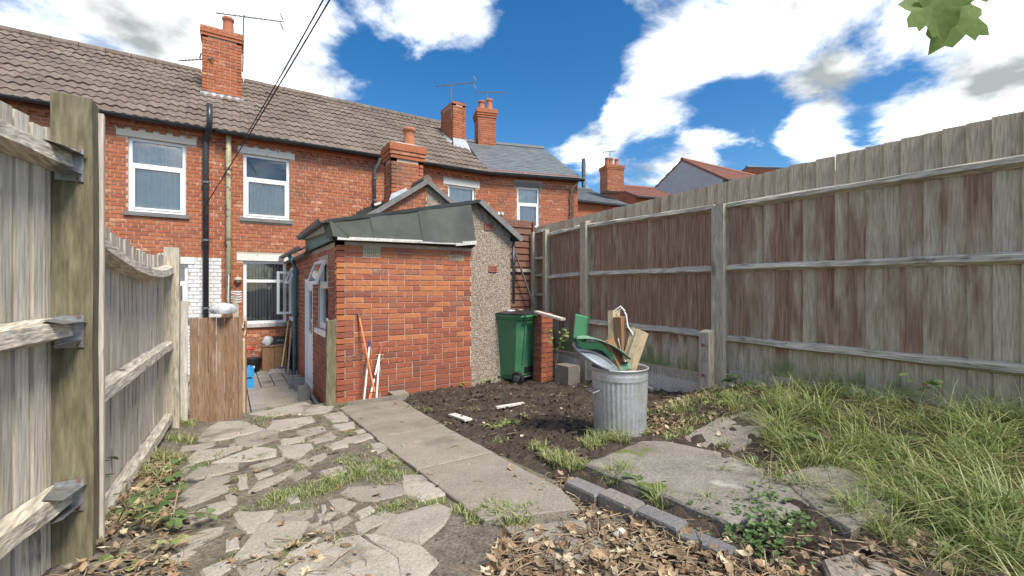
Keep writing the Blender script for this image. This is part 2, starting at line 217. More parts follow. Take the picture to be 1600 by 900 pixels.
# the right-hand fence: red-brown stain worn back to grey-green wood
def fence_mat():
    m = surf('stained_board', BR((.41, .34, .235), (.55, .465, .34), (.47, .385, .275)), rnd=.5, ns=5, stretch=(6, 6, .5), bump=.6, bscale=15, vary=.30, over=[((.12, .095, .065), 9, .66, .05, (3, 3, .35)), ((.10, .08, .06), 22, .74, .03, (1.2, 1.2, .8))])
    t = m.node_tree; n = t.nodes; l = t.links; b = [x for x in n if x.type == 'BSDF_PRINCIPLED'][0]
    base = b.inputs['Base Color'].links[0].from_socket; geo = [x for x in n if x.type == 'NEW_GEOMETRY'][0]; oi = [x for x in n if x.type == 'OBJECT_INFO'][0]
    sp = n.new('ShaderNodeSeparateXYZ'); l.new(geo.outputs['Position'], sp.inputs[0])
    def mr(s, a, c, lo=0., hi=1.):
        k = n.new('ShaderNodeMapRange'); k.inputs[1].default_value = a; k.inputs[2].default_value = c; k.inputs[3].default_value = lo; k.inputs[4].default_value = hi; l.new(s, k.inputs[0]); return k.outputs[0]
    def mth(op, a, c):
        k = n.new('ShaderNodeMath'); k.operation = op
        for i, v in enumerate((a, c)):
            if isinstance(v, (int, float)): k.inputs[i].default_value = v
            else: l.new(v, k.inputs[i])
        return k.outputs[0]
    def nz(s, st):
        mp = n.new('ShaderNodeMapping'); mp.inputs['Scale'].default_value = st; l.new(geo.outputs['Position'], mp.inputs[0])
        sc = n.new('ShaderNodeVectorMath'); sc.operation = 'SCALE'; sc.inputs[0].default_value = (9, 7, 3); l.new(oi.outputs['Random'], sc.inputs['Scale'])
        ad = n.new('ShaderNodeVectorMath'); l.new(mp.outputs[0], ad.inputs[0]); l.new(sc.outputs[0], ad.inputs[1])
        k = n.new('ShaderNodeTexNoise'); k.inputs['Scale'].default_value = s; k.inputs['Detail'].default_value = 6; l.new(ad.outputs[0], k.inputs['Vector']); return k.outputs['Fac']
    far = mr(sp.outputs[1], .3, 3.0, -.12, .42)
    top = mr(sp.outputs[2], .86, .95, .0, -.42); low = mr(sp.outputs[2], -.75, -.5, -.45, .0)
    s = mth('ADD', mth('ADD', nz(2.2, (4, 4, .8)), far), mth('ADD', top, low))
    s = mth('ADD', s, mth('MULTIPLY', mth('SUBTRACT', oi.outputs['Random'], .5), .35))
    k = mr(s, .52, .78)
    mm = n.new('ShaderNodeMix'); mm.data_type = 'RGBA'; l.new(k, mm.inputs['Factor']); l.new(base, mm.inputs['A'])
    wv = nz(9, (7, 7, .4)); rp = n.new('ShaderNodeValToRGB'); rp.color_ramp.elements[0].position = .35; rp.color_ramp.elements[0].color = (.22, .12, .075, 1)
    rp.color_ramp.elements[1].position = .68; rp.color_ramp.elements[1].color = (.40, .265, .18, 1); l.new(wv, rp.inputs[0]); l.new(rp.outputs[0], mm.inputs['B'])
    g = mth('ADD', nz(2.5, (2, 2, 1)), mr(sp.outputs[2], -.95, -.5, .22, -.2)); gk = mr(g, .55, .75)
    m2 = n.new('ShaderNodeMix'); m2.data_type = 'RGBA'; l.new(gk, m2.inputs['Factor']); l.new(mm.outputs['Result'], m2.inputs['A']); m2.inputs['B'].default_value = (.20, .24, .10, 1)
    l.new(m2.outputs['Result'], b.inputs['Base Color']); return m
MAT['stained_board'] = fence_mat()
# ------------------------------------------------------------------ helpers
CS, SN = math.cos(YAW), math.sin(YAW)
def ray(u, v):
    t = (u-800)/F; return Vector((SN+CS*t, CS-SN*t, (450-v)/F))
def atY(u, v, y): r = ray(u, v); return r*(y/r.y)
def atX(u, v, x): r = ray(u, v); return r*(x/r.x)
def atD(u, v, d): return ray(u, v)*d
def atZ(u, v, z): r = ray(u, v); return r*(z/r.z)
def ss(t): t = min(1, max(0, t)); return t*t*(3-2*t)
def zg(x, y):                                    # height of the garden ground
    z = -1.47+.075*(6-min(6, max(2, y)))+.03*(2-max(-4, min(2, y)))
    z += .03*ss((x-1.86)/.25)*ss((2.5-y)/.5)+.20*ss((x-3.)/1.5)*ss((3.5-y)/1.2)+.10*ss((-.12-x)/.4)
    return z
def G(u, v):
    z = -1.3
    for _ in range(30): p = atZ(u, v, z); z = .5*z+.5*zg(p.x, p.y)
    p = atZ(u, v, z); return p
WL = {}
def link(o, parent=None, loc=(0, 0, 0)):
    COL.objects.link(o); loc = Vector(loc); WL[o.name] = loc
    if parent is not None: o.parent = parent; o.location = loc-WL[parent.name]
    else: o.location = loc
    return o
def tag(o, label=None, cat=None, group=None, kind=None):
    if label: o['label'] = label
    if cat: o['category'] = cat
    if group: o['group'] = group
    if kind: o['kind'] = kind
    return o
def thing(name, loc, label, cat, group=None):
    o = bpy.data.objects.new(name, None); o.empty_display_size = .1; link(o, None, loc); return tag(o, label, cat, group)
class MB:
    def __init__(s): s.v = []; s.f = []; s.m = []; s.r = []; s.smooth = False
    def face(s, ids, mi=0, r=0.): s.f.append(ids); s.m.append(mi); s.r.append(r)
    def poly(s, pts, mi=0, r=0.):
        b = len(s.v); s.v += [tuple(p) for p in pts]; s.face(tuple(range(b, b+len(pts))), mi, r)
    def hexa(s, p, mi=0, r=0., skip=()):         # p: 8 corners, bottom 4 then top 4 (counter-clockwise from above)
        b = len(s.v); s.v += [tuple(q) for q in p]
        for k, q in enumerate(((3, 2, 1, 0), (4, 5, 6, 7), (0, 1, 5, 4), (1, 2, 6, 5), (2, 3, 7, 6), (3, 0, 4, 7))):
            if k not in skip: s.face(tuple(b+i for i in q), mi, r)
    def box(s, x0, x1, y0, y1, z0, z1, mi=0, r=0., M=None):
        p = [Vector(q) for q in ((x0, y0, z0), (x1, y0, z0), (x1, y1, z0), (x0, y1, z0), (x0, y0, z1), (x1, y0, z1), (x1, y1, z1), (x0, y1, z1))]
        if M is not None: p = [M@q for q in p]
        s.hexa(p, mi, r)
    def bar(s, a, b, wd, hd, up=(0, 0, 1), mi=0, r=0., jit=0.):   # square bar from a to b
        a = Vector(a); b = Vector(b); d = (b-a).normalized(); up = Vector(up)
        if abs(d.dot(up)) > .98: up = Vector((0, 1, 0))
        sx = d.cross(up).normalized()*wd/2; sz = sx.cross(d).normalized()*hd/2
        j = lambda: Vector((random.uniform(-jit, jit), random.uniform(-jit, jit), random.uniform(-jit, jit)))
        s.hexa([a-sx-sz+j(), a+sx-sz+j(), b+sx-sz+j(), b-sx-sz+j(), a-sx+sz+j(), a+sx+sz+j(), b+sx+sz+j(), b-sx+sz+j()], mi, r)
    def tube(s, pts, rad, n=8, mi=0, r=0., caps=True):
        pts = [Vector(p) for p in pts]; rad = rad if isinstance(rad, (list, tuple)) else [rad]*len(pts); b0 = len(s.v)
        for i, p in enumerate(pts):
            d = (pts[min(i+1, len(pts)-1)]-pts[max(i-1, 0)]).normalized(); up = Vector((0, 0, 1)) if abs(d.z) < .95 else Vector((0, 1, 0))
            x = d.cross(up).normalized(); y = x.cross(d)
            for k in range(n): a = 2*math.pi*k/n; s.v.append(tuple(p+(x*math.cos(a)+y*math.sin(a))*rad[i]))
        for i in range(len(pts)-1):
            for k in range(n): s.face((b0+i*n+k, b0+(i+1)*n+k, b0+(i+1)*n+(k+1) % n, b0+i*n+(k+1) % n), mi, r)
        if caps: s.face(tuple(b0+k for k in range(n)), mi, r); s.face(tuple(b0+(len(pts)-1)*n+k for k in reversed(range(n))), mi, r)
    def lathe(s, c, prof, n=24, mi=0, M=None):   # prof: (radius, z)
        b0 = len(s.v); c = Vector(c)
        for rr, z in prof:
            for k in range(n):
                a = 2*math.pi*k/n; q = Vector(((rr(a) if callable(rr) else rr)*math.cos(a), (rr(a) if callable(rr) else rr)*math.sin(a), z)); s.v.append(tuple(c+(M@q if M else q)))
        for i in range(len(prof)-1):
            for k in range(n): s.face((b0+i*n+k, b0+i*n+(k+1) % n, b0+(i+1)*n+(k+1) % n, b0+(i+1)*n+k), mi)
    def mesh(s, name, mats, org=Vector((0, 0, 0))):
        me = bpy.data.meshes.new(name); v = [(a[0]-org.x, a[1]-org.y, a[2]-org.z) for a in s.v]; me.from_pydata(v, [], s.f)
        for m in mats: me.materials.append(MAT[m])
        if len(mats) > 1: me.polygons.foreach_set('material_index', s.m)
        if any(s.r): at = me.attributes.new('rnd', 'FLOAT', 'FACE'); at.data.foreach_set('value', s.r)
        if s.smooth: me.polygons.foreach_set('use_smooth', [True]*len(me.polygons))
        return me
    def build(s, name, mats, parent=None, label=None, cat=None, group=None, kind=None, base=False):
        a = np.array(s.v); org = Vector(((a[:, 0].min()+a[:, 0].max())/2, (a[:, 1].min()+a[:, 1].max())/2, a[:, 2].min() if base or parent is None else (a[:, 2].min()+a[:, 2].max())/2))
        o = bpy.data.objects.new(name, s.mesh(name, [mats] if isinstance(mats, str) else mats, org)); link(o, parent, org)
        return tag(o, label, cat, group, kind)
def shared(name, me, parent, loc, rot=None, scale=None, label=None):
    o = bpy.data.objects.new(name, me); link(o, parent, loc)
    if rot is not None: o.rotation_euler = rot
    if scale is not None: o.scale = scale
    if label: o['label'] = label
    return o
BRICK = {}
def brick_mesh(mat, k):                          # unit brick: x -.5..+.5, z -.5..+.5, front at y=-1, chamfered edges
    if (mat, k) in BRICK: return BRICK[mat, k]
    rr = random.Random(hash(k)+5); m = MB(); c = [(-.5, -.5), (.5, -.5), (.5, .5), (-.5, .5)]
    for x, z in c: m.v.append((x, 0, z))
    for x, z in c: m.v.append((x+rr.uniform(-.006, .006), -.75, z+rr.uniform(-.02, .02)))
    for x, z in c: m.v.append((x*.965+rr.uniform(-.008, .008), -1+rr.uniform(-.12, .12), z*.88+rr.uniform(-.02, .02)))
    for a in (0, 4):
        for i in range(4): j = (i+1) % 4; m.face((a+i, a+j, a+4+j, a+4+i))
    m.face((8, 9, 10, 11)); BRICK[mat, k] = m.mesh('brick', [mat]); return BRICK[mat, k]
def spans(a0, a1, z, h, ops):
    out = [(a0, a1)]
    for o0, o1, p0, p1 in ops:
        if z+h <= p0+.01 or z >= p1-.01: continue
        nxt = []
        for s, e in out:
            if e <= o0 or s >= o1: nxt.append((s, e))
            else:
                if o0-s > .03: nxt.append((s, o0-.004))
                if e-o1 > .03: nxt.append((o1+.004, e))
        out = nxt
    return out
def wall(parent, P0, P1, z0, z1, ops=(), top=None, bottom=None, mats=lambda a, z, r: 'house_brick', mort='mortar', n_indiv=300, bond='garden', thick=.1, seed=1, hide=None, ends=True, sub=None, cover=()):
    """brick wall from P0 to P1 (outside on the right hand... of the walker), real bricks proud of a mortar backing that has the openings"""
    rr = random.Random(seed); d = Vector((P1[0]-P0[0], P1[1]-P0[1], 0)); L = d.length; d.normalize(); nrm = Vector((d.y, -d.x, 0)); O = Vector((P0[0], P0[1], 0)); ang = math.atan2(d.y, d.x)
    top = top or (lambda a: z1); W = lambda a, z, o=0.: O+d*a+Vector((0, 0, z))+nrm*o
    m = MB()                                       # backing, cut in columns at the openings and in steps under a sloping top
    cuts = sorted({0., L, *[x for o in ops for x in o[:2] if 0 < x < L], *([L*i/24 for i in range(25)] if top(0) != top(L) or abs(top(L/2)-top(0)) > .01 else [])})
    for a, b in zip(cuts, cuts[1:]):
        ta, tb = top(a+1e-4), top(b-1e-4); hol = sorted((max(o[2], z0), o[3]) for o in ops if o[0] < (a+b)/2 < o[1]); zz = z0
        for h0, h1 in hol+[(None, None)]:
            e = h0
            if h0 is None or h0 > zz:
                qa, qb = (ta, tb) if h0 is None else (h0, h0)
                if qa > zz or qb > zz: m.hexa([W(a, zz), W(b, zz), W(b, zz, -thick), W(a, zz, -thick), W(a, qa), W(b, qb), W(b, qb, -thick), W(a, qa, -thick)])
            if h1 is not None: zz = max(zz, h1)
    m.build('wall_backing', mort, sub or parent)
    bl = []; k = 0; z = z0+.005
    while z+.065 <= z1+.002:
        if bond == 'garden': heads = k % 4 == 3
        else: heads = False
        a = -(.1125 if k % 2 else 0)-(.05 if heads else 0)
        while a < L:
            ln = .1025 if heads or (bond == 'mix' and rr.random() < .2) else .215
            e = a+ln
            for s, t in spans(max(0, a), min(L, e), z, .065, list(ops)+list(cover)):
                if t-s > .025 and z+.065 <= top((s+t)/2)+.025 and not (hide and hide((s+t)/2, z)): bl.append((s, t, z+rr.uniform(-.0015, .0015), rr.random()))
            a = e+.01
        z += .075; k += 1
    cen = [(W((s+t)/2, zz+.0325), s, t, zz, r) for s, t, zz, r in bl]
    cen.sort(key=lambda q: q[0].dot(Vector((SN, CS, 0))) if True else 0)
    names = []; st = MB(); 
    for i, (c, s, t, zz, r) in enumerate(cen):
        mt = mats((s+t)/2, zz, rr.random()); prd = .008+.003*rr.random()
        if i < n_indiv: shared('brick', brick_mesh(mt, int(r*5)), sub or parent, c, (0, 0, ang), (t-s, prd, .065))
        else:
            if mt not in names: names.append(mt)
            h = .0325; e = .003
            p = [W(s, zz), W(t, zz), W(t, zz+.065), W(s, zz+.065)]; q = [W(s+e, zz+e, prd), W(t-e, zz+e, prd), W(t-e, zz+.065-e, prd), W(s+e, zz+.065-e, prd)]
            b = len(st.v); st.v += [tuple(x) for x in p+q]; mi = names.index(mt)
            st.face((b+4, b+5, b+6, b+7), mi, r+.001)
            for j in range(4): st.face((b+j, b+(j+1) % 4, b+4+(j+1) % 4, b+4+j), mi, r+.001)
    if st.v: st.build('brickwork', names, sub or parent, kind='stuff')
    return W
def window(parent, W, a0, a1, z0, z1, transom=None, glassm='glass', back='curtain', recess=.05, sill='dark_stone', lintel=None, lintel_over=.10, fw=.055, lint_h=.14, slats=False, open_top=False, skip_top=False, lint_label=None, mull=None):
    """a glazed window in the opening: frame members, panes, sill and lintel as parts"""
    w = bpy.data.objects.new('window', None); w.empty_display_size = .1; link(w, parent, W((a0+a1)/2, z0, 0))
    B = lambda m, s, t, p, q, o0, o1: m.hexa([W(s, p, o1), W(t, p, o1), W(t, p, o0), W(s, p, o0), W(s, q, o1), W(t, q, o1), W(t, q, o0), W(s, q, o0)])
    o1 = -recess; o0 = -recess-.05; fr = MB()
    B(fr, a0, a0+fw, z0, z1, o0, o1); B(fr, a1-fw, a1, z0, z1, o0, o1); B(fr, a0+fw, a1-fw, z0, z0+fw, o0, o1); B(fr, a0+fw, a1-fw, z1-fw, z1, o0, o1)
    fr.build('frame', 'upvc', w); cells = [(z0+fw, z1-fw)]
    if transom:
        zt = z0+(z1-z0)*transom; t = MB(); B(t, a0+fw, a1-fw, zt-.03, zt+.03, o0, o1+.004); t.build('transom', 'upvc', w); cells = [(z0+fw, zt-.03), (zt+.03, z1-fw)]
    for i, (p, q) in enumerate(cells):
        if open_top and i == 1: continue
        if i == 0 and transom and not slats:       # opening sash inside the lower light
            s = MB(); e = .035; x0, x1 = a0+fw, a1-fw
            B(s, x0, x0+e, p, q, o0+.01, o1+.012); B(s, x1-e, x1, p, q, o0+.01, o1+.012); B(s, x0+e, x1-e, p, p+e, o0+.01, o1+.012); B(s, x0+e, x1-e, q-e, q, o0+.01, o1+.012); s.build('sash', 'upvc', w)
        g = MB(); B(g, a0+fw, a1-fw, p, q, o0+.015, o0+.025); g.build('pane', glassm, w)
    bx = MB(); dp = -.45                            # the room's reveal behind the glass: five faces of a box
    A = [W(a0, z0, -.1), W(a1, z0, -.1), W(a1, z1, -.1), W(a0, z1, -.1)]; C = [W(a0, z0, dp), W(a1, z0, dp), W(a1, z1, dp), W(a0, z1, dp)]
    for j in range(4): bx.poly([A[j], A[(j+1) % 4], C[(j+1) % 4], C[j]])
    bx.poly(C); bx.build('room_recess', 'room', w)
    if back == 'curtain':
        c = MB(); n = 40; pr = [W(a0+.02+(a1-a0-.04)*i/n, 0, -.125+.012*math.sin(i*1.9)+.006*math.sin(i*.7)) for i in range(n+1)]
        zt = (cells[-1][0] if skip_top else z1-.02)
        for i in range(n): c.poly([pr[i]+Vector((0, 0, z0+.02)), pr[i+1]+Vector((0, 0, z0+.02)), pr[i+1]+Vector((0, 0, zt)), pr[i]+Vector((0, 0, zt))])
        c.build('curtain', 'curtain', w)
    if slats or back == 'slats':
        n = int((a1-a0)/.066); me = None
        for i in range(n):
            s = a0+.05+(a1-a0-.1)*(i+.5)/n; c = MB(); zt = z1-.04 if back == 'slats' else cells[0][1]
            p, q = W(s-.024, 0, -.17), W(s+.020, 0, -.205); c.poly([p+Vector((0, 0, z0+.07)), q+Vector((0, 0, z0+.07)), q+Vector((0, 0, zt)), p+Vector((0, 0, zt))]); c.build('blind_slat', 'blind', w)
    if sill:
        s = MB(); B(s, a0-.06, a1+.06, z0-.075, z0-.002, -.09, .05); s.build('sill', sill, w)
    if lintel:
        s = MB(); B(s, a0-lintel_over, a1+lintel_over, z1+.003, z1+lint_h, -.09, .014); o = s.build('lintel', lintel, w)
    return w
TILE = {}
def tile_mesh(kind):
    if kind in TILE: return TILE[kind]
    m = MB(); n = 8
    if kind == 'roman':                            # x across -.15...+.15, y up the slope 0..0.40, z out
        n = 12; prof = [(-.155+.31*i/n, .015*math.sin(4*math.pi*i/n-1.2)) for i in range(n+1)]
        for y, dz in ((0, .030), (.40, .004)):
            for x, z in prof: m.v.append((x, y, z+dz))
        for i in range(n): m.face((i, i+1, n+2+i, n+1+i))
        b = len(m.v)
        for x, z in prof: m.v.append((x, .0, z+.008))
        for i in range(n): m.face((b+i, b+i+1, i+1, i))
        TILE[kind] = m.mesh('roof_tile', ['tile'])
    return TILE[kind]
def tile_roof(parent, E0, E1, depth, pitch, n_indiv, extra_hole=None, tw=.30, gauge=.335, seed=2):
    """interlocking tiles on the slope that rises from eave E0-E1 (left to right seen from outside), running up 'depth' metres in plan"""
    rr = random.Random(seed); E0 = Vector(E0); E1 = Vector(E1); d = (E1-E0); L = d.length; d.normalize(); back = Vector((-d.y, d.x, 0)); c, s = math.cos(pitch), math.sin(pitch)
    up = (back*c+Vector((0, 0, s))); nr = d.cross(up); SL = depth/c
    m = MB(); t = .06; q = [E0, E1, E1+up*SL, E0+up*SL]; m.hexa([p-nr*(t+.02) for p in q]+[p-nr*.02 for p in q]); rf = m.build('roof', 'felt_dark', parent)
    rows = int(SL/gauge); cols = int(L/tw); g = SL/rows; cw = L/cols; ts = []
    rot = Matrix((d, up, nr)).transposed().to_euler()
    for j in range(rows):
        for i in range(cols):
            p = E0+d*((i+.5)*cw)+up*(j*g-.04)
            ts.append((p.dot(Vector((SN, CS, 0))), p))
    vis = [q for q in ts if -30 < 800+F*((q[1].x*CS-q[1].y*SN)/q[0]) < 1630]
    hid = [q for q in ts if q not in vis]; vis.sort(key=lambda q: q[0]); me = tile_mesh('roman'); st = MB()
    for i, (dd, p) in enumerate(vis+hid):
        j = rr.uniform(-.006, .006)
        if i < n_indiv: shared('roof_tile', me, rf, p+nr*j, (rot.x+rr.uniform(-.008, .008), rot.y+rr.uniform(-.01, .01), rot.z), (cw/.30, 1, 1))
        else:
            r = rr.random(); b = len(st.v)
            for v in me.vertices: st.v.append(tuple(p+d*(v.co.x*cw/.3)+up*v.co.y+nr*(v.co.z+j)))
            for f in me.polygons: st.face(tuple(b+k for k in f.vertices), 0, r+.001)
    if st.v: st.build('roof_tiling', 'tile', rf, kind='stuff')
    rd = MB(); n = int(L/.45)
    for i in range(n):                               # ridge tiles, bedded in a row
        a = E0+up*SL+d*(L*i/n)+Vector((0, 0, rr.uniform(-.004, .006))); b = E0+up*SL+d*(L*(i+1)/n-.012)+Vector((0, 0, rr.uniform(-.004, .006)))
        o = MB(); o.tube([a+Vector((0, 0, -.02)), b+Vector((0, 0, -.02))], .115, 10); o.smooth = False; o.build('ridge_tile', 'tile', rf)
    return rf, up, nr
def gutter(parent, a, b, rad=.06, mat='gutter_black', name='gutter', brackets=True):
    a = Vector(a); b = Vector(b); d = (b-a).normalized(); sx = d.cross(Vector((0, 0, 1))).normalized(); m = MB(); n = 8; b0 = len(m.v); K = 9
    for p in (a, b):
        for rr_ in (rad, rad-.006):
            for k in range(K): t = math.pi*k/(K-1); m.v.append(tuple(p+sx*(-math.cos(t)*rr_)+Vector((0, 0, -math.sin(t)*rr_))))
    for k in range(K-1):
        m.face((k, k+1, 2*K+k+1, 2*K+k)); m.face((K+k+1, K+k, 3*K+k, 3*K+k+1)); m.face((k, K+k, K+k+1, k+1)); m.face((2*K+k+1, 3*K+k+1, 3*K+k, 2*K+k))
    for k in (0, K-1): m.face((k, 2*K+k, 3*K+k, K+k))
    g = m.build(name, mat, parent)
    if brackets:
        L = (b-a).length
        for i in range(int(L/.9)+1):
            q = MB(); p = a+d*min(L-.03, .1+i*.9)
            for k in range(K-1):
                t0, t1 = math.pi*k/(K-1), math.pi*(k+1)/(K-1); R2 = rad+.005
                f = lambda t, x: p+d*x+sx*(-math.cos(t)*R2)+Vector((0, 0, -math.sin(t)*R2)); q.poly([f(t0, 0), f(t1, 0), f(t1, .025), f(t0, .025)])
            q.build('gutter_bracket', mat, g)
    return g
def pipe(parent, pts, rad, mat, name='downpipe', collars=(), cmat=None):
    m = MB(); m.smooth = True; m.tube(pts, rad, 12); o = m.build(name, mat, parent)
    for c in collars:
        q = MB(); c = Vector(c); q.tube([c-Vector((0, 0, .02)), c+Vector((0, 0, .02))], rad*1.35, 12); q.build('pipe_collar', cmat or mat, o)
    return o
def chimney(parent, c, wx, wy, z0, z1, pots, mat='house_brick', cap=3, rotz=0., flash=True, n_indiv=80, pot_h=.38, seed=3, mort='mortar'):
    """brick stack, oversailing courses, pots"""
    ch = bpy.data.objects.new('chimney', None); ch.empty_display_size = .1; link(ch, parent, (c[0], c[1], z0)); Rz = Matrix.Rotation(rotz, 3, 'Z')
    P = lambda x, y: Vector((c[0], c[1], 0))+Rz@Vector((x, y, 0))
    q = [P(-wx/2, -wy/2), P(wx/2, -wy/2), P(wx/2, wy/2), P(-wx/2, wy/2)]; zc = z1-.075*cap
    core = MB(); core.hexa([Vector((p.x, p.y, z0+.01)) for p in [P(-wx/2+.006, -wy/2+.006), P(wx/2-.006, -wy/2+.006), P(wx/2-.006, wy/2-.006), P(-wx/2+.006, wy/2-.006)]]+[Vector((p.x, p.y, z1)) for p in [P(-wx/2+.006, -wy/2+.006), P(wx/2-.006, -wy/2+.006), P(wx/2-.006, wy/2-.006), P(-wx/2+.006, wy/2-.006)]]); core.build('core', mort, ch)
    for i in range(4):
        a, b = q[i], q[(i+1) % 4]
        wall(parent, (a.x, a.y), (b.x, b.y), z0, zc, mats=lambda a, z, r: mat, mort=mort, n_indiv=n_indiv if i == 0 else (n_indiv//2 if i in (1, 3) else 0), bond='stretch', thick=.1, seed=seed+i, sub=ch)
    for k in range(cap):
        e = .018*(k+1)+.012 if k < cap-1 else .014*cap; m = MB()
        x, y = wx/2+e, wy/2+e; pp = [P(-x, -y), P(x, -y), P(x, y), P(-x, y)]
        m.hexa([Vector((p.x, p.y, zc+.075*k+.004)) for p in pp]+[Vector((p.x, p.y, zc+.075*(k+1)-.004)) for p in pp]); m.build('oversailing_course', mat, ch)
        mj = MB(); x, y = wx/2+e-.012, wy/2+e-.012; pp = [P(-x, -y), P(x, -y), P(x, y), P(-x, y)]
        mj.hexa([Vector((p.x, p.y, zc+.075*(k+1)-.0045)) for p in pp]+[Vector((p.x, p.y, zc+.075*(k+1)+.0045)) for p in pp]); mj.build('mortar_joint', mort, ch)
    m = MB(); x, y = wx/2+.01, wy/2+.01; a = [P(-x, -y), P(x, -y), P(x, y), P(-x, y)]; b = [P(-x*.5, -y*.5), P(x*.5, -y*.5), P(x*.5, y*.5), P(-x*.5, y*.5)]
    m.hexa([Vector((p.x, p.y, z1+.005)) for p in a]+[Vector((p.x, p.y, z1+.07)) for p in b]); m.build('flaunching', 'stone', ch)
    for (px, py, ph) in pots:
        m = MB(); m.smooth = False; p = P(px, py); r = .115
        m.lathe((p.x, p.y, z1+.03), [(r*1.12, 0), (r*1.05, ph*.25), (r*.95, ph*.6), (r*.92, ph*.8), (r*1.12, ph*.84), (r*1.12, ph*.95), (r*.98, ph), (r*.8, ph), (r*.78, ph*.7)], 16); m.smooth = True; m.build('chimney_pot', 'terracotta', ch)
    return ch, P
# ------------------------------------------------------------------ ground sheet
def lin(a, b, s): return list(np.arange(a, b, s))
xs = [-400, -120, -40, -15, -6, -3, -1.6]+lin(-1.2, 4.8, .06)+[4.85, 5.4, 7, 12, 30, 90, 400]
ys = [-400, -100, -30, -8, -3]+lin(-1.2, 6.06, .06)+[6.08, 6.11, 6.6, 8, 12, 30, 90, 400]
gm = MB(); gm.smooth = True
for y in ys:
    for x in xs:
        z = zg(x, y)
        if 6.09 < y and x < 1.3: z = -1.80
        if y > 7 or x > 5 or x < -2: z = min(z, -1.80) if (y > 7 or x < -5 or x > 6) else z
        if -1.2 <= x <= 4.8 and -1.2 <= y <= 6.06:
            amp = .006 if (x < 1.72) else .02
            z += random.gauss(0, amp)+(.02*math.sin(x*7+y*3)*math.sin(y*6-x*2) if x > 1.8 else 0)
            if x < 1.75: z -= .004
        gm.v.append((x, y, z))
nx = len(xs)
for j in range(len(ys)-1):
    for i in range(nx-1): gm.face((j*nx+i, j*nx+i+1, (j+1)*nx+i+1, (j+1)*nx+i))
gm.build('ground', 'soil', kind='structure')
bm = MB(); bm.smooth = True; bx_ = lin(-.62, 1.74, .05); by_ = lin(.9, 6.08, .05)       # trodden dirt under the paving
for y in by_:
    for x in bx_: bm.v.append((x, y, zg(x, y)+.006+random.gauss(0, .002)-(.03 if x in (bx_[0], bx_[-1]) or y == by_[0] else 0)))
for j in range(len(by_)-1):
    for i in range(len(bx_)-1): a = j*len(bx_)+i; bm.face((a, a+1, a+len(bx_)+1, a+len(bx_)))
bm.build('dirt_path', 'bed', kind='structure')
# ------------------------------------------------------------------ terraced houses
YD = -1.69; FY = 10.8; EAVE = 3.17; PITCH = math.atan(.70)
hA = thing('terraced_house', (-2, FY, YD), 'left brick terraced house with cream lintel over its upstairs window and white painted ground floor', 'house', 'terraced houses')
hB = thing('terraced_house', (2, FY, YD), 'middle brick terraced house with long brown tiled roof and two white framed windows', 'house', 'terraced houses')
hC = thing('terraced_house', (7.4, 10.4, YD), 'end brick terraced house with grey slate roof and dark lintel', 'house', 'terraced houses')
WA = wall(hA, (-3.6, FY), (-.1, FY), YD-.1, EAVE-.16, ops=[(2.05, 2.915, 1.43, 2.82), (2.10, 2.95, -.60, .47)], mats=lambda a, z, r: 'white_brick' if z < .60 and a > 1.2 else 'house_brick', seed=11, cover=[(1.88, 3.085, 2.82, 2.97), (1.99, 2.975, 1.35, 1.43), (2.0, 3.05, .47, .61), (2.04, 3.01, -.68, -.6)])
WB = wall(hB, (-.1, FY), (6.17, FY), YD-.1, EAVE-.16, ops=[(.384, 1.246, 1.47, 2.81), (.384, 1.18, -.75, .572), (5.02, 5.82, 1.35, 2.74)], seed=12, cover=[(.284, 1.346, 2.81, 2.96), (.32, 1.31, 1.39, 1.47), (.264, 1.3, .572, .712), (.32, 1.24, -.83, -.75), (4.88, 5.96, 2.74, 2.88)],
          hide=lambda a, z: 1.35 < a < 5.1 and z < .45+.685*min(a-1.27, 5.0-a))
C0, C1 = Vector((6.17, 10.8, 0)), Vector((8.74, 10.04, 0))
WC = wall(hC, (C0.x, C0.y), (C1.x, C1.y), YD-.1, 3.16, ops=[(.81, 1.49, 1.70, 2.89)], seed=13, n_indiv=120, cover=[(.72, 1.58, 2.89, 3.03), (.75, 1.55, 1.62, 1.70)])
cb = (C1-C0).normalized(); cn = Vector((-cb.y, cb.x, 0))
wall(hC, (C1.x, C1.y), ((C1+cn*6.4).x, (C1+cn*6.4).y), YD-.1, 4.9, top=lambda a: 3.2+.56*min(a, 6.4-a), n_indiv=0, seed=14)
window(hA, WA, 2.05, 2.915, 1.43, 2.82, .64, 'glass_sky', lintel='cream_paint', lintel_over=.17, lint_h=.15)
window(hA, WA, 2.10, 2.95, -.60, .47, .66, 'glass', lintel='white_paint')
window(hB, WB, .384, 1.246, 1.47, 2.81, .62, 'glass', lintel='white_paint', lintel_over=.10, lint_h=.15, skip_top=True, back='curtain', slats=False)
window(hB, WB, .384, 1.18, -.75, .572, .68, 'glass', back='slats', slats=True, sill='stone', lintel='white_paint', lintel_over=.12)
window(hB, WB, 5.02, 5.82, 1.35, 2.74, .66, 'glass_sky', lintel='white_paint', lintel_over=.14)
window(hC, WC, .81, 1.49, 1.70, 2.89, .60, 'glass_sky', lintel='dark_stone', lintel_over=.09, sill='stone')
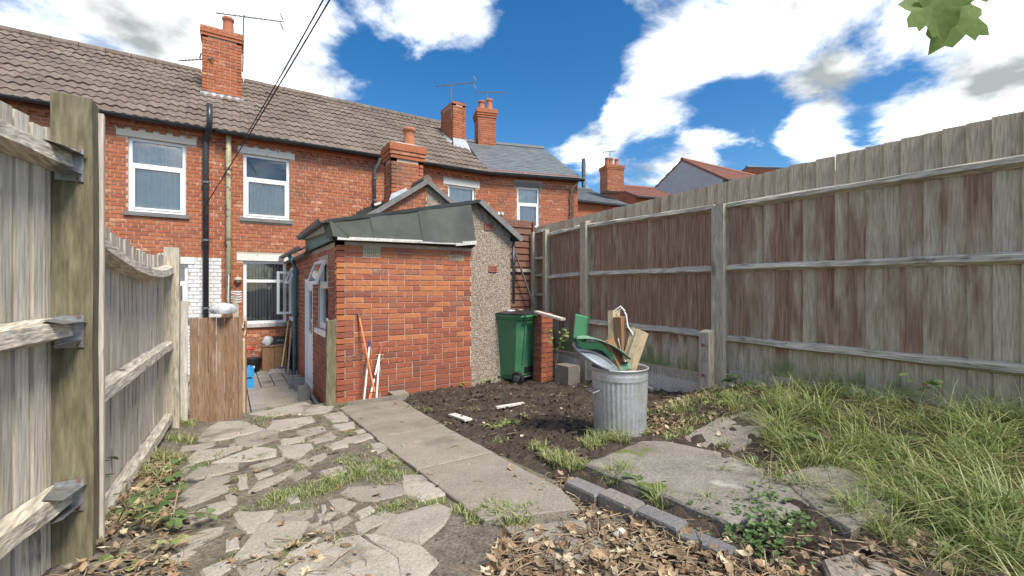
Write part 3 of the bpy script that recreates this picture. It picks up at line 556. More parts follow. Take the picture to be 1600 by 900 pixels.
for h, W, L, nd in ((hA, WA, 3.5, 1), (hB, WB, 6.27, 1), (hC, WC, 2.68, 0)):        # corbelled eaves with dentils
    top = EAVE-.16 if h is not hC else 3.16
    m = MB(); B = lambda s, t, p, q, o: m.hexa([W(s, p, o), W(t, p, o), W(t, p, -.1), W(s, p, -.1), W(s, q, o), W(t, q, o), W(t, q, -.1), W(s, q, -.1)])
    B(0, L, top+.004, top+.07, .045); B(0, L, top+.075, top+.14, .065); m.build('eaves_course', 'house_brick', h)
    if nd:
        m = MB(); B = lambda s, t, p, q, o: m.hexa([W(s, p, o), W(t, p, o), W(t, p, .001), W(s, p, .001), W(s, q, o), W(t, q, o), W(t, q, .001), W(s, q, .001)], 0, random.random())
        a = .05
        while a < L-.1: B(a, a+.10, top-.062, top+.002, .045); a += .205
        m.build('dentil_course', 'house_brick', h, kind='stuff')
ov = .16
rfA, up, nr = tile_roof(hA, (-6.6, FY-ov, EAVE), (-.1, FY-ov, EAVE), 3.35+ov, PITCH, 230, seed=21)
rfB, up, nr = tile_roof(hB, (-.1, FY-ov, EAVE), (6.2, FY-ov, EAVE), 3.35+ov, PITCH, 300, seed=22)
m = MB(); RZ = EAVE+(3.35+ov)*.7
for h, x0, x1 in ((hA, -6.6, -.1), (hB, -.1, 6.2)):
    m = MB(); yb = FY-ov+2*(3.35+ov); yr = FY+3.35; m.hexa([(x0, yr, RZ-.12), (x1, yr, RZ-.12), (x1, yb, EAVE-.12), (x0, yb, EAVE-.12), (x0, yr, RZ-.03), (x1, yr, RZ-.03), (x1, yb, EAVE-.03), (x0, yb, EAVE-.03)]); m.build('front_roof_slope', 'tile', h)
    m = MB(); m.box(x0, x1, yb-.4, yb-.25, YD-.1, EAVE-.1); m.build('front_wall', 'house_brick', h)
m = MB(); m.box(-6.6, -3.61, FY, FY+.1, YD-.1, EAVE); m.build('side_wall', 'house_brick', hA)
gutter(hA, (-6.6, FY-ov-.07, EAVE-.01), (-.32, FY-ov-.07, EAVE-.03), .062)
gutter(hB, (-.20, FY-ov-.07, EAVE-.03), (6.15, FY-ov-.07, EAVE+.0), .062)
# pipes on the facade
xd = -.36
pipe(hA, [(xd+.07, FY-.32, EAVE+.42), (xd+.07, FY-.32, EAVE+.06), (xd+.06, FY-.26, EAVE-.06), (xd, FY-.10, EAVE-.22), (xd, FY-.085, EAVE-.32), (xd, FY-.085, YD)], .052, 'gutter_black', 'downpipe', [(xd, FY-.085, 2.1), (xd, FY-.085, .95), (xd, FY-.085, -.4)], 'gutter_grey')
pipe(hB, [(.02, FY-.09, EAVE+.03), (.02, FY-.09, EAVE-.45), (.02, FY-.09, YD)], .05, 'soil_pipe', 'soil_pipe', [(.02, FY-.09, EAVE-.05), (.02, FY-.09, 2.42), (.02, FY-.09, 1.0), (.02, FY-.09, -.35)], 'rust_iron')
xx = 2.97; pipe(hB, [(xx+.08, FY-.22, EAVE-.06), (xx+.08, FY-.2, EAVE-.14), (xx, FY-.08, EAVE-.34), (xx, FY-.08, 2.0)], .038, 'gutter_grey', 'downpipe', [(xx, FY-.08, 2.62), (xx, FY-.08, 2.1)])
# chimneys
ch, P = chimney(hB, (-.10, 12.92), .78, .5, 4.25, 6.16, [(.12, .0, .42)], n_indiv=70, cap=3, seed=31)
m = MB()
for sx in (-1, 1): m.poly([(-.10+sx*.40, 12.64, 4.32), (-.10+sx*.62, 12.5, 4.36), (-.10+sx*.62, 13.2, 4.86), (-.10+sx*.40, 13.2, 4.92)])
m.poly([(-.52, 12.655, 4.62), (.32, 12.655, 4.62), (.38, 12.36, 4.28), (-.58, 12.36, 4.28)]); m.build('flashing', 'lead', ch)
ch, P = chimney(hB, (6.02, 12.85), .42, .9, 4.25, 5.72, [], n_indiv=60, cap=1, seed=35)
m = MB(); m.poly([(5.80, 12.39, 4.6), (6.24, 12.39, 4.6), (6.30, 12.1, 4.12), (5.7, 12.1, 4.12)]); m.poly([(5.805, 12.4, 4.5), (5.805, 13.2, 5.0), (5.6, 13.2, 4.86), (5.6, 12.3, 4.24)]); m.build('flashing', 'lead', ch)
# slate roof of the end house
m = MB(); c, s = math.cos(math.atan(.56)), math.sin(math.atan(.56)); e0 = C0-cn*.14-cb*.1+Vector((0, 0, 3.22)); e1 = C1-cn*.14+cb*.12+Vector((0, 0, 3.22)); upc = cn*c+Vector((0, 0, s)); nc = cb.cross(upc); SL = 3.34/c; LC = (e1-e0).length
m.hexa([p-nc*.1 for p in (e0, e1, e1+upc*SL, e0+upc*SL)]+[p-nc*.01 for p in (e0, e1, e1+upc*SL, e0+upc*SL)]); rfC = m.build('roof', 'felt_dark', hC)
m = MB(); g = .2; rows = int(SL/g); k = 0
for j in range(rows):
    a = -(.125 if j % 2 else 0)
    while a < LC:
        s0, s1 = max(0, a)+.002, min(LC, a+.25)-.002
        if s1-s0 > .04:
            q = e0+upc*(j*SL/rows-.03); r = random.random(); hh = random.uniform(0, .004)
            f = lambda aa, t, n_: q+cb*aa+upc*t+nc*n_
            m.hexa([f(s0, 0, .002+hh), f(s1, 0, .002+hh), f(s1, .40, -.009), f(s0, .40, -.009), f(s0, 0, .012+hh), f(s1, 0, .012+hh), f(s1, .40, .0), f(s0, .40, .0)], 0, r, skip=(0,))
        a += .25
m.build('slates', 'slate', rfC, kind='stuff')
m = MB(); m.tube([e0+upc*SL, e1+upc*SL], .10, 10); m.build('ridge', 'slate', rfC)
m = MB(); q0 = C0+cn*6.5+Vector((0, 0, 3.1)); q1 = C1+cn*6.5+Vector((0, 0, 3.1)); r0 = e0+upc*SL; r1 = e1+upc*SL
m.hexa([p-Vector((0, 0, .1)) for p in (r0, r1, q1, q0)]+[p-Vector((0, 0, .02)) for p in (r0, r1, q1, q0)]); m.build('front_roof_slope', 'slate', hC)
gutter(hC, e0-cn*.06+Vector((0, 0, -.05)), e1-cn*.06+Vector((0, 0, -.05)), .055)
pp = C1-cb*.10-cn*.08; pipe(hC, [(pp.x, pp.y-.1, 3.14), (pp.x, pp.y-.08, 3.05), (pp.x-.12, pp.y, 2.92), (pp.x-.12, pp.y, YD)], .036, 'rust_iron', 'downpipe')
ch, P = chimney(hC, (7.68, 13.75), .62, .62, 4.7, 6.22, [(-.13, 0, .34), (.15, 0, .44)], n_indiv=60, cap=4, rotz=-.29, seed=37)
m = MB(); zz = WC(.22, 2.08, .0)
for k in (0, .10): m.box(zz.x+k-.035, zz.x+k+.035, zz.y-.11-k*.3, zz.y-.02-k*.3, 2.05, 2.12)
m.build('flood_light', 'white_plastic', hC)
m = MB(); p = C1+cb*.2; m.tube([(p.x, p.y, 3.0), (p.x, p.y, 3.85)], .06, 10); m.build('vent_pipe', 'gutter_grey', hC)
# ------------------------------------------------------------------ brick outhouse and rear extension
OX0, OX1, OX2, OY = 1.167, 3.09, 3.80, 5.96
oh = thing('brick_outhouse', (2.4, 7.5, -1.5), 'red brick outhouse with green felt roof edge and pebbledash end wall', 'outhouse')
upper = lambda a, z, r: 'orange_brick' if z+1.3*(r-.5)-.08*math.sin(a*3) > -.42 else 'red_brick'
WF = wall(oh, (OX0, OY), (OX1, OY), -1.62, .60, ops=[(.33, .55, .425, .515), (1.60, 1.80, .40, .49)], mats=upper, mort='mortar_pale', bond='mix', seed=41, n_indiv=300)
for a0, a1, z0, z1, (nx_, nz_) in ((.33, .55, .425, .515, (9, 5)), (1.60, 1.80, .40, .49, (8, 5))):     # buff air bricks with a grid of holes
    m = MB(); f = lambda s, t, p, q, o0, o1, mm=m: mm.hexa([WF(s, p, o1), WF(t, p, o1), WF(t, p, o0), WF(s, p, o0), WF(s, q, o1), WF(t, q, o1), WF(t, q, o0), WF(s, q, o0)])
    cw, ch_ = (a1-a0)/nx_, (z1-z0)/nz_
    for i in range(nx_+1): f(max(a0, a0+i*cw-.004-(.004 if i in (0, nx_) else 0)), min(a1, a0+i*cw+.004+(.004 if i in (0, nx_) else 0)), z0, z1, -.03, .012)
    for j in range(nz_+1): f(a0, a1, max(z0, z0+j*ch_-.004), min(z1, z0+j*ch_+.004), -.03, .0105)
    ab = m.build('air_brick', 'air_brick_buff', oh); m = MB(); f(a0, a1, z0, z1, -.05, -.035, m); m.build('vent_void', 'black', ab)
WL_ = wall(oh, (OX0, FY), (OX0, OY), YD-.1, .60, ops=[(.22, 1.18, -.60, .42), (2.2, 3.05, YD-.1, .15), (3.5, 4.33, -.60, .40)], mats=lambda a, z, r: 'red_brick' if z < .05 or r < .3 else 'orange_brick', mort='mortar_pale', bond='mix', seed=42, n_indiv=0)
m = MB(); m.box(OX0+.1, OX2, FY-.05, FY, YD, .5); m.build('party_wall', 'mortar', oh)
# pebbledashed gable strip with red air bricks
RX, RZ1 = 3.19, 1.33
tp = lambda x: RZ1-.05-(.235*(RX-x) if x < RX else .72*(x-RX))
m = MB(); xsn = [OX1, RX, OX2]
for a, b in zip(xsn, xsn[1:]): m.hexa([(a, OY+.012, -1.62), (b, OY+.012, -1.62), (b, OY+.3, -1.62), (a, OY+.3, -1.62), (a, OY+.012, tp(a)), (b, OY+.012, tp(b)), (b, OY+.3, tp(b)), (a, OY+.3, tp(a))])
m.box(OX2-.25, OX2-.001, OY+.3, 8.0, -1.62, tp(OX2)); gb = m.build('pebbledash_wall', 'pebble', oh)
for x, z, in ((3.40, .94), (3.47, .30)):
    m = MB(); m.box(x-.075, x+.075, OY-.004, OY+.02, z-.05, z+.05)
    ab = m.build('air_brick', 'air_brick_red', gb); m = MB()
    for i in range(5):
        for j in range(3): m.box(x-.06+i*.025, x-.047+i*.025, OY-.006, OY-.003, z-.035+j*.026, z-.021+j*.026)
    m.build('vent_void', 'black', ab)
# low felted roof of the front part
m = MB(); ya, yb = OY-.10, 8.02
m.hexa([(1.02, ya, .80), (RX, ya, RZ1-.05), (RX, yb, RZ1-.05), (1.02, yb, .80), (1.02, ya, .84), (RX, ya, RZ1), (RX, yb, RZ1), (1.02, yb, .84)])
m.hexa([(RX, ya, RZ1-.05), (OX2+.12, ya, RZ1-.05-.72*(OX2+.12-RX)), (OX2+.12, yb, RZ1-.05-.72*(OX2+.12-RX)), (RX, yb, RZ1-.05), (RX, ya, RZ1), (OX2+.12, ya, RZ1-.72*(OX2+.12-RX)), (OX2+.12, yb, RZ1-.72*(OX2+.12-RX)), (RX, yb, RZ1)])
rf = m.build('roof', 'felt_dark', oh)
m = MB(); m.bar((RX, ya-.012, RZ1-.03), (OX2+.14, ya-.012, RZ1-.03-.72*(OX2+.14-RX)), .03, .08); m.build('verge_board', 'dark_stone', rf)
def felt_sheet(x0, x1, k):
    m = MB(); nx_, nz_ = 20, 10; rr = random.Random(k)
    ph = rr.random()*6
    for j in range(nz_+1):
        for i in range(nx_+1):
            s, t = i/nx_, j/nz_; lean = .05*(t-.5)*(1 if k else 1)
            x = x0+(x1-x0)*s+lean*(-.6)*(1-2*s)*0+(.045*(1-t)); zt = .86+(x-1.06)*(1.27-.86)/2.02; zb = .625+(x-1.1)*.017
            y = OY-.15+.075*t+.004*math.sin(s*5+ph)*math.sin(t*4+ph)+.0015*math.sin(s*17+t*9)-(.004*(1-s) if k else 0)
            m.v.append((x-.02, y-.006*k, zb+(zt-zb)*t))
    for j in range(nz_):
        for i in range(nx_): b = j*(nx_+1)+i; m.face((b, b+1, b+nx_+2, b+nx_+1))
    b0 = len(m.v); m.v += [(v[0], v[1]+.012, v[2]-.002) for v in m.v]; W_ = nx_+1
    for i in range(nx_): m.face((b0+i, b0+i+1, i+1, i)); m.face((nz_*W_+i, nz_*W_+i+1, b0+nz_*W_+i+1, b0+nz_*W_+i))
    for j in range(nz_): m.face((j*W_, (j+1)*W_, b0+(j+1)*W_, b0+j*W_)); m.face((j*W_+nx_, b0+j*W_+nx_, b0+(j+1)*W_+nx_, (j+1)*W_+nx_))
    return m.build('felt_sheet', 'felt', rf)
for k, (x0, x1) in enumerate(((1.10, 1.60), (1.575, 2.26), (2.235, 3.06))): felt_sheet(x0, x1, k)
m = MB(); m.poly([(1.06, OY-.09, .86), (1.10, OY-.16, .64), (1.28, OY-.165, .63), (1.30, OY-.17, .66)]); m.poly([(1.06, OY-.09, .86), (1.00, OY+.02, .83), (1.05, OY-.02, .62), (1.10, OY-.16, .64)]); m.build('felt_flap', 'felt', rf)
m = MB(); m.hexa([(3.06, OY-.12, .62), (3.11, OY-.10, .62), (3.11, OY+.0, .62), (3.06, OY, .62), (3.02, OY-.05, 1.27), (3.06, OY-.05, 1.27), (3.06, OY, 1.27), (3.02, OY, 1.27)]); m.build('felt_edge', 'felt_dark', rf)
m = MB(); m.bar((1.15, OY-.145, .618), (2.78, OY-.145, .645), .03, .04, jit=.003); m.build('drip_batten', 'batten_white', rf)
m = MB(); m.bar((2.76, OY-.15, .632), (3.10, OY-.15, .672), .025, .055, jit=.003); m.build('drip_batten', 'batten_white', rf)
m = MB(); m.box(1.13, 3.10, OY-.06, OY+.0, .602, .80); m.build('fascia', 'felt_dark', rf)
m = MB(); m.box(1.085, 1.125, OY-.02, 8.0, .60, .79); m.build('side_fascia', 'green_board', rf)
m = MB(); m.hexa([(1.03, OY+.0, .70), (1.084, OY+.0, .70), (1.084, 7.9, .78), (1.03, 7.9, .78), (1.03, OY, .815), (1.084, OY, .815), (1.084, 7.9, .815), (1.03, 7.9, .815)]); m.build('eaves_board', 'post_wood', rf)
gutter(rf, (.99, OY-.14, .855), (.99, 7.95, .835), .055, 'gutter_grey')
# the taller part behind, gable at y = 8
EX1 = 5.2; gz = lambda x: 2.03-.05-.685*abs(x-3.18)
wall(oh, (OX0, 8.0), (RX+.02, 8.0), .62, 2.0, top=lambda a: gz(OX0+a), n_indiv=0, seed=43, mats=lambda a, z, r: 'house_brick')
m = MB(); q = [RX+.02, 4.2, EX1]
for a, b in zip(q, q[1:]): m.hexa([(a, 7.992, -1.6), (b, 7.992, -1.6), (b, 8.1, -1.6), (a, 8.1, -1.6), (a, 7.992, gz(a)), (b, 7.992, gz(b)), (b, 8.1, gz(b)), (a, 8.1, gz(a))])
m.box(EX1-.1, EX1, 8.1, FY-.01, -1.6, gz(EX1)); m.build('pebbledash_gable', 'pebble', oh)
m = MB()
for sx, xe in ((-1, OX0-.12), (1, EX1+.12)):
    ze = 2.03-.685*abs(xe-3.18); p = [(3.18, 7.92, 2.03), (xe, 7.92, ze), (xe, FY-.01, ze), (3.18, FY-.01, 2.03)]
    if sx < 0: p = p[::-1]
    m.hexa([(a, b, c-.05) for a, b, c in p]+p)
rb = m.build('rear_roof', 'tile', oh)
for sx, xe in ((-1, OX0-.05), (1, EX1)):
    m = MB(); m.bar((3.18+sx*.02, 7.905, 2.0), (xe, 7.905, 2.0-.685*abs(xe-3.18)), .03, .085); m.build('verge_board', 'dark_stone', rb)
m = MB(); m.tube([(3.18, 7.9, 2.04), (3.18, 8.55, 2.04)], .09, 10); m.tube([(3.18, 9.2, 2.04), (3.18, FY, 2.04)], .09, 10); m.build('ridge_tile', 'tile', rb)
m = MB(); rr = random.Random(4); x = 2.05                 # black bitumen stepped up the house wall
while x < 3.0: z = .65+.685*(x-OX0); h = .16+.05*rr.random(); m.box(x, x+.085, FY-.02, FY-.012, z-.1, z+h); x += .084
m.build('bitumen_flashing', 'felt_dark', rb)
m = MB(); m.bar((2.95, FY-.12, 1.98), (3.16, FY-.2, 2.06), .05, .05); m.build('pipe_shoe', 'white_plastic', rb)
gutter(rb, (.99, 7.6, .66), (.99, FY-.02, .68), .055, 'gutter_grey')
pipe(rb, [(.99, 9.4, .62), (1.07, 9.42, .48), (1.10, 9.42, .38), (1.10, 9.42, -1.58), (1.06, 9.36, -1.66)], .042, 'teal_pipe', 'downpipe', [(1.10, 9.42, .30), (1.10, 9.42, -.5)])
ch, P = chimney(oh, (3.04, 8.86), .64, .50, 1.30, 2.86, [(.12, .0, .40)], mat='house_brick', cap=4, n_indiv=90, seed=45)
m = MB(); m.poly([(2.69, 8.58, 1.62), (2.69, 9.1, 1.62), (2.45, 9.1, 1.60), (2.45, 8.55, 1.60)]); m.poly([(2.70, 8.585, 1.84), (3.0, 8.585, 2.0), (3.0, 8.5, 1.93), (2.62, 8.48, 1.68)]); m.build('flashing', 'lead', ch)
m = MB(); m.lathe((3.55, 8.9, 1.70), [(.06, 0), (.06, .35), (.10, .36), (.085, .46), (.05, .48), (.05, .53), (.09, .54), (.02, .60)], 14); m.build('flue_pipe', 'gutter_black', oh)
# outhouse windows and door on the yard side
w1 = window(oh, WL_, 3.5, 4.33, -.60, .40, .66, 'glass', back='curtain', recess=.03, sill='upvc', open_top=True)
w2 = window(oh, WL_, .22, 1.18, -.60, .42, .66, 'glass', back='curtain', recess=.03, sill='upvc', open_top=True)
def open_light(w, a0, a1, zt, h, out):
    m = MB(); T = lambda a, t, o: WL_(a, zt-h*t, .02+out*t+o)
    def B(s, t, p, q): m.hexa([T(s, q, .04), T(t, q, .04), T(t, q, 0), T(s, q, 0), T(s, p, .04), T(t, p, .04), T(t, p, 0), T(s, p, 0)])
    B(a0, a0+.05, 0, 1); B(a1-.05, a1, 0, 1); B(a0+.05, a1-.05, 0, .14); B(a0+.05, a1-.05, .86, 1); o = m.build('open_top_light', 'upvc', w)
    m = MB(); m.hexa([T(a0+.05, .86, .025), T(a1-.05, .86, .025), T(a1-.05, .86, .015), T(a0+.05, .86, .015), T(a0+.05, .14, .025), T(a1-.05, .14, .025), T(a1-.05, .14, .015), T(a0+.05, .14, .015)]); m.build('pane', 'glass', o)
open_light(w1, 3.54, 4.31, .39, .34, .12); open_light(w2, .5, 1.14, .41, .32, .12)
m = MB(); hx, hy = OX0-.02, FY-.22; q = Vector((-.98, -.25, 0)).normalized()            # side casement of the far window, swung out
f = lambda s, z, o: Vector((hx, hy, z))+q*s+Vector((-q.y, q.x, 0))*o
def CB(m, s, t, p, z): m.hexa([f(s, p, 0), f(t, p, 0), f(t, p, .04), f(s, p, .04), f(s, z, 0), f(t, z, 0), f(t, z, .04), f(s, z, .04)])
CB(m, 0, .045, -.55, .35); CB(m, .24, .285, -.55, .35); CB(m, .045, .24, -.55, -.505); CB(m, .045, .24, .305, .35); o = m.build('open_casement', 'upvc', w2); m = MB()
m.hexa([f(.045, -.505, .015), f(.24, -.505, .015), f(.24, -.505, .025), f(.045, -.505, .025), f(.045, .305, .015), f(.24, .305, .015), f(.24, .305, .025), f(.045, .305, .025)]); m.build('pane', 'glass_sky', o)
dr = MB(); D_ = lambda m, s, t, p, q, o0, o1: m.hexa([WL_(s, p, o1), WL_(t, p, o1), WL_(t, p, o0), WL_(s, p, o0), WL_(s, q, o1), WL_(t, q, o1), WL_(t, q, o0), WL_(s, q, o0)])
D_(dr, 2.2, 2.27, -1.69, .15, -.09, .01); D_(dr, 2.98, 3.05, -1.69, .15, -.09, .01); D_(dr, 2.27, 2.98, .08, .15, -.09, .01); D_(dr, 2.27, 2.98, -1.69, -1.62, -.09, .02); do = dr.build('door_frame', 'upvc', oh)
m = MB(); D_(m, 2.275, 2.40, -1.615, .075, -.07, -.02); D_(m, 2.85, 2.975, -1.615, .075, -.07, -.02); D_(m, 2.40, 2.85, -1.615, -.75, -.07, -.02); D_(m, 2.40, 2.85, -.05, .075, -.07, -.02); d2 = m.build('door', 'upvc', oh)
m = MB(); D_(m, 2.40, 2.85, -.75, -.05, -.05, -.035); m.build('pane', 'glass', d2)
m = MB(); D_(m, 2.87, 2.90, -.75, -.58, -.019, .01); D_(m, 2.78, 2.90, -.68, -.66, .011, .03); m.build('door_handle', 'steel', d2)
m = MB(); D_(m, 2.2, 3.05, -1.69, .15, -.5, -.48); m.build('room_recess', 'room', oh)
# ------------------------------------------------------------------ far houses beyond the fence
def far_house(E0, E1, depth, pitch, roofm, label, wallm='house_brick', gable='house_brick', tiles=True):
    E0, E1 = Vector(E0), Vector(E1); E1.z = E0.z; d = (E1-E0).normalized(); L = (E1-E0).length; bk = Vector((-d.y, d.x, 0)); h = depth*math.tan(pitch); up = (bk*math.cos(pitch)+Vector((0, 0, math.sin(pitch)))); nr = d.cross(up); SL = depth/math.cos(pitch)
    t = thing('distant_house', ((E0+E1)/2+bk*depth).to_3d()*1.0, label, 'house', 'houses beyond the fence'); t.location.z = -1.8; WL[t.name] = Vector(t.location)
    z0 = -1.8; m = MB(); a, b, c, e = E0+bk*.2, E1+bk*.2, E1+bk*(2*depth-.2), E0+bk*(2*depth-.2); Z = lambda p, z: (p.x, p.y, z)
    m.hexa([Z(a, z0), Z(b, z0), Z(c, z0), Z(e, z0), Z(a, E0.z), Z(b, E0.z), Z(c, E0.z), Z(e, E0.z)]); m.build('wall', wallm, t)
    for p, s in ((E0, 1), (E1, -1)):
        m = MB(); q = [Z(p+bk*.2+d*s*.02, E0.z+.002), Z(p+bk*(2*depth-.2)+d*s*.02, E0.z+.002), Z(p+bk*depth+d*s*.02, E0.z+h-.05)]; q2 = [tuple(Vector(x)+d*s*.2) for x in q]
        m.poly(q if s > 0 else q[::-1]); m.poly(q2[::-1] if s > 0 else q2)
        for i in range(3): m.poly([q[i], q[(i+1) % 3], q2[(i+1) % 3], q2[i]])
        m.build('gable', gable, t)
    m = MB(); ri = Vector((0, 0, .1))
    for sgn, e0, e1 in ((1, E0, E1), (-1, E1+bk*2*depth, E0+bk*2*depth)):
        dd = (e1-e0).normalized(); b2 = bk*sgn; u2 = (b2*math.cos(pitch)+Vector((0, 0, math.sin(pitch)))); n2 = dd.cross(u2); g = .3; rows = int(SL/g)
        m.hexa([p-n2*.12 for p in (e0, e1, e1+u2*SL, e0+u2*SL)]+[p-n2*.02 for p in (e0, e1, e1+u2*SL, e0+u2*SL)])
        for j in range(rows):
            x = -.15*(j % 2)
            while x < L:
                s0, s1 = max(0, x)+.006, min(L, x+.3)-.006
                if s1-s0 > .05:
                    q = e0+u2*(j*SL/rows); m.hexa([q+dd*s0+n2*0, q+dd*s1, q+dd*s1+u2*.33-n2*.018, q+dd*s0+u2*.33-n2*.018, q+dd*s0+n2*.025, q+dd*s1+n2*.025, q+dd*s1+u2*.33, q+dd*s0+u2*.33], 0, random.random(), skip=(0,))
                x += .3
    rf_ = m.build('roof', roofm, t); m = MB(); m.tube([E0+up*SL, E1+up*SL], .12, 8); m.build('ridge', roofm, rf_)
    m = MB(); m.bar(E0-bk*.06-Vector((0, 0, .05)), E1-bk*.06-Vector((0, 0, .05)), .1, .08); m.build('gutter', 'gutter_black', t)
    return t
f1 = far_house(atD(880, 309.5, 20.5), atD(986, 312, 22.3), 3.3, R(23), 'slate', 'brick house with slate roof seen past the end terrace')
f2 = far_house(atD(996, 306, 24.5), atD(1075, 303, 25.5), 3.2, R(22), 'red_tile', 'low red tiled house beside the twin pot chimney')
p = atD(956, 285, 23.3); chimney(f1, (p.x, p.y), .95, .8, 5.0, 6.35, [(-.28, 0, .42), (0, .1, .46), (.28, 0, .4)], cap=3, n_indiv=0, rotz=-.3, seed=51)
f3 = far_house(atD(1134, 279, 26.5), atD(1272, 268, 32.), 3.1, R(32), 'red_tile', 'red tiled house with grey rendered gable above the fence', 'pale_render', 'pale_render')
f4 = far_house(atD(1215, 262, 33), atD(1400, 255, 35), 3.3, R(16), 'slate', 'far house with shallow grey roof carrying a street side aerial', 'house_brick', 'house_brick')
# ------------------------------------------------------------------ right-hand close-board fence
FX = 4.62
rf_ = thing('closeboard_fence', (FX, 2.8, -1.2), 'tall weathered close-board timber fence along the right side, brown stain worn grey', 'fence')
ftop = lambda y: 1.22-.024*max(0, y-.6)
fbot = lambda y: -.86-.06*max(0, y-.7) if y < 2.86 else (-.98 if y < 5.0 else -1.02)
y = -1.5; i = 0; rr = random.Random(8)
while y < 6.36:
    wv = rr.uniform(.115, .135); t = ftop(y)+rr.uniform(-.006, .006); b = fbot(y); m = MB(); n = 5
    e = rr.uniform(-.004, .004); lean = rr.uniform(-.004, .004)
    for k in range(n+1):
        z = b+(t-b)*k/n; wob = rr.uniform(-.002, .002)
        m.v += [(FX+.004+e+wob, y-.012+lean*k, z), (FX-.024+e+wob, y+wv+lean*k, z), (FX+.008+e+wob, y+wv+lean*k, z), (FX+.012+e+wob, y-.012+lean*k, z)]
    for k in range(n):
        for q in range(4): m.face((k*4+q, k*4+(q+1) % 4, (k+1)*4+(q+1) % 4, (k+1)*4+q))
    m.face((0, 3, 2, 1)); m.face((n*4, n*4+1, n*4+2, n*4+3)); m.build('board', 'stained_board', rf_); y += wv-.004; i += 1
posts = [(-.55, .95, .14), (2.87, .93, .14), (5.05, 1.02, .12), (6.02, 1.0, .07), (6.38, 1.0, .06)]
for k, (py, pt, pw) in enumerate(posts):
    m = MB(); x0, x1 = FX-.125, FX-.014; zb = zg(FX-.1, py)-.05
    m.hexa([(x0, py-pw/2, zb), (x1, py-pw/2, zb), (x1, py+pw/2, zb), (x0, py+pw/2, zb), (x0+.004, py-pw/2, pt-.02), (x1, py-pw/2, pt), (x1, py+pw/2, pt-.01), (x0+.003, py+pw/2, pt-.03)]); m.build('fence_post', 'post_wood', rf_)
m = MB(); m.hexa([(FX-.235, 2.90, -1.35), (FX-.127, 2.90, -1.35), (FX-.127, 3.02, -1.35), (FX-.235, 3.02, -1.35), (FX-.23, 2.90, -.48), (FX-.127, 2.90, -.46), (FX-.127, 3.02, -.46), (FX-.23, 3.02, -.49)]); sp = m.build('post_stub', 'post_wood', rf_)
for z in (-.62, -.95):
    m = MB(); m.tube([(FX-.25, 2.96, z), (FX-.225, 2.96, z)], .018, 8); m.build('bolt', 'rust_iron', sp)
def arris(y0, y1, z0, z1, mat='rail_wood', s=.085, sag=0.):
    m = MB(); n = 10; rr = random.Random(int((y0+z0)*100))
    for k in range(n+1):
        t = k/n; yy = y0+(y1-y0)*t; z = z0+(z1-z0)*t-sag*4*t*(1-t); j = lambda: rr.uniform(-.007, .007)
        m.v += [(FX-.014, yy, z-s/2+j()), (FX-.014, yy, z+s/2+j()), (FX-.075+j(), yy, z+.022+j()), (FX-.08+j(), yy, z-.018+j())]
    for k in range(n):
        for q in range(4): m.face((k*4+q, (k+1)*4+q, (k+1)*4+(q+1) % 4, k*4+(q+1) % 4))
    m.face((0, 1, 2, 3)); m.face((n*4+3, n*4+2, n*4+1, n*4)); return m.build('rail', mat, rf_)
for z in (.87, .20, -.57): arris(-.48, 2.80, z, z+.02)
for z, dz in ((.90, .03), (.21, .0), (-.53, .02)): arris(2.945, 4.98, z, z+dz)
for z in (.90, .18): arris(5.12, 5.98, z+.04, z)
for z in (.98, .52, .22, -.12): arris(6.06, 6.34, z, z, s=.05)
for (y0, y1, z0, z1) in ((-1.4, 2.79, -1.01, -.88), (3.03, 4.98, -1.10, -.99), (5.12, 6.3, -1.13, -1.03)):
    m = MB(); m.hexa([(FX-.045, y0, z0-.08), (FX-.014, y0, z0-.08), (FX-.014, y1, z0), (FX-.045, y1, z0), (FX-.045, y0, z1+.03), (FX-.014, y0, z1+.03), (FX-.014, y1, z1), (FX-.045, y1, z1)] if y0 < 0 else [(FX-.045, y0, z0), (FX-.014, y0, z0), (FX-.014, y1, z0), (FX-.045, y1, z0), (FX-.045, y0, z1), (FX-.014, y0, z1), (FX-.014, y1, z1), (FX-.045, y1, z1)]); m.build('gravel_board', 'post_wood', rf_)
m = MB(); rr = random.Random(3)
def lumpy(name, x0, x1, y0, y1, z0, z1, mat, n=12, label=None, cat=None):
    m = MB(); nz_ = 5
    for j in range(nz_+1):
        for i in range(n+1): m.v.append((x0+rr.uniform(-.012, .012), y0+(y1-y0)*i/n, z0+(z1-z0)*j/nz_+rr.uniform(-.01, .01)*(j < nz_)))
    for j in range(nz_):
        for i in range(n): b = j*(n+1)+i; m.face((b+1, b, b+n+1, b+n+2))
    b0 = len(m.v); m.v += [(x1, y0, z0), (x1, y1, z0), (x1, y1, z1), (x1, y0, z1)]
    m.face((nz_*(n+1), nz_*(n+1)+n, b0+2, b0+3)); m.face((0, nz_*(n+1), b0+3, b0)); m.face((n, b0+1, b0+2, nz_*(n+1)+n)); return m.build(name, mat, None, label, cat)
lumpy('footing_wall', FX-.07, FX+.08, 3.03, 6.35, -1.62, -1.09, 'render_white', 26, 'low whitened concrete footing under the far half of the right fence', 'wall')
lumpy('footing_wall', FX-.055, FX+.08, -1.4, 2.79, -1.4, -1.06, 'render_white', 26, 'thin strip of concrete footing under the nearest right fence bay', 'wall')
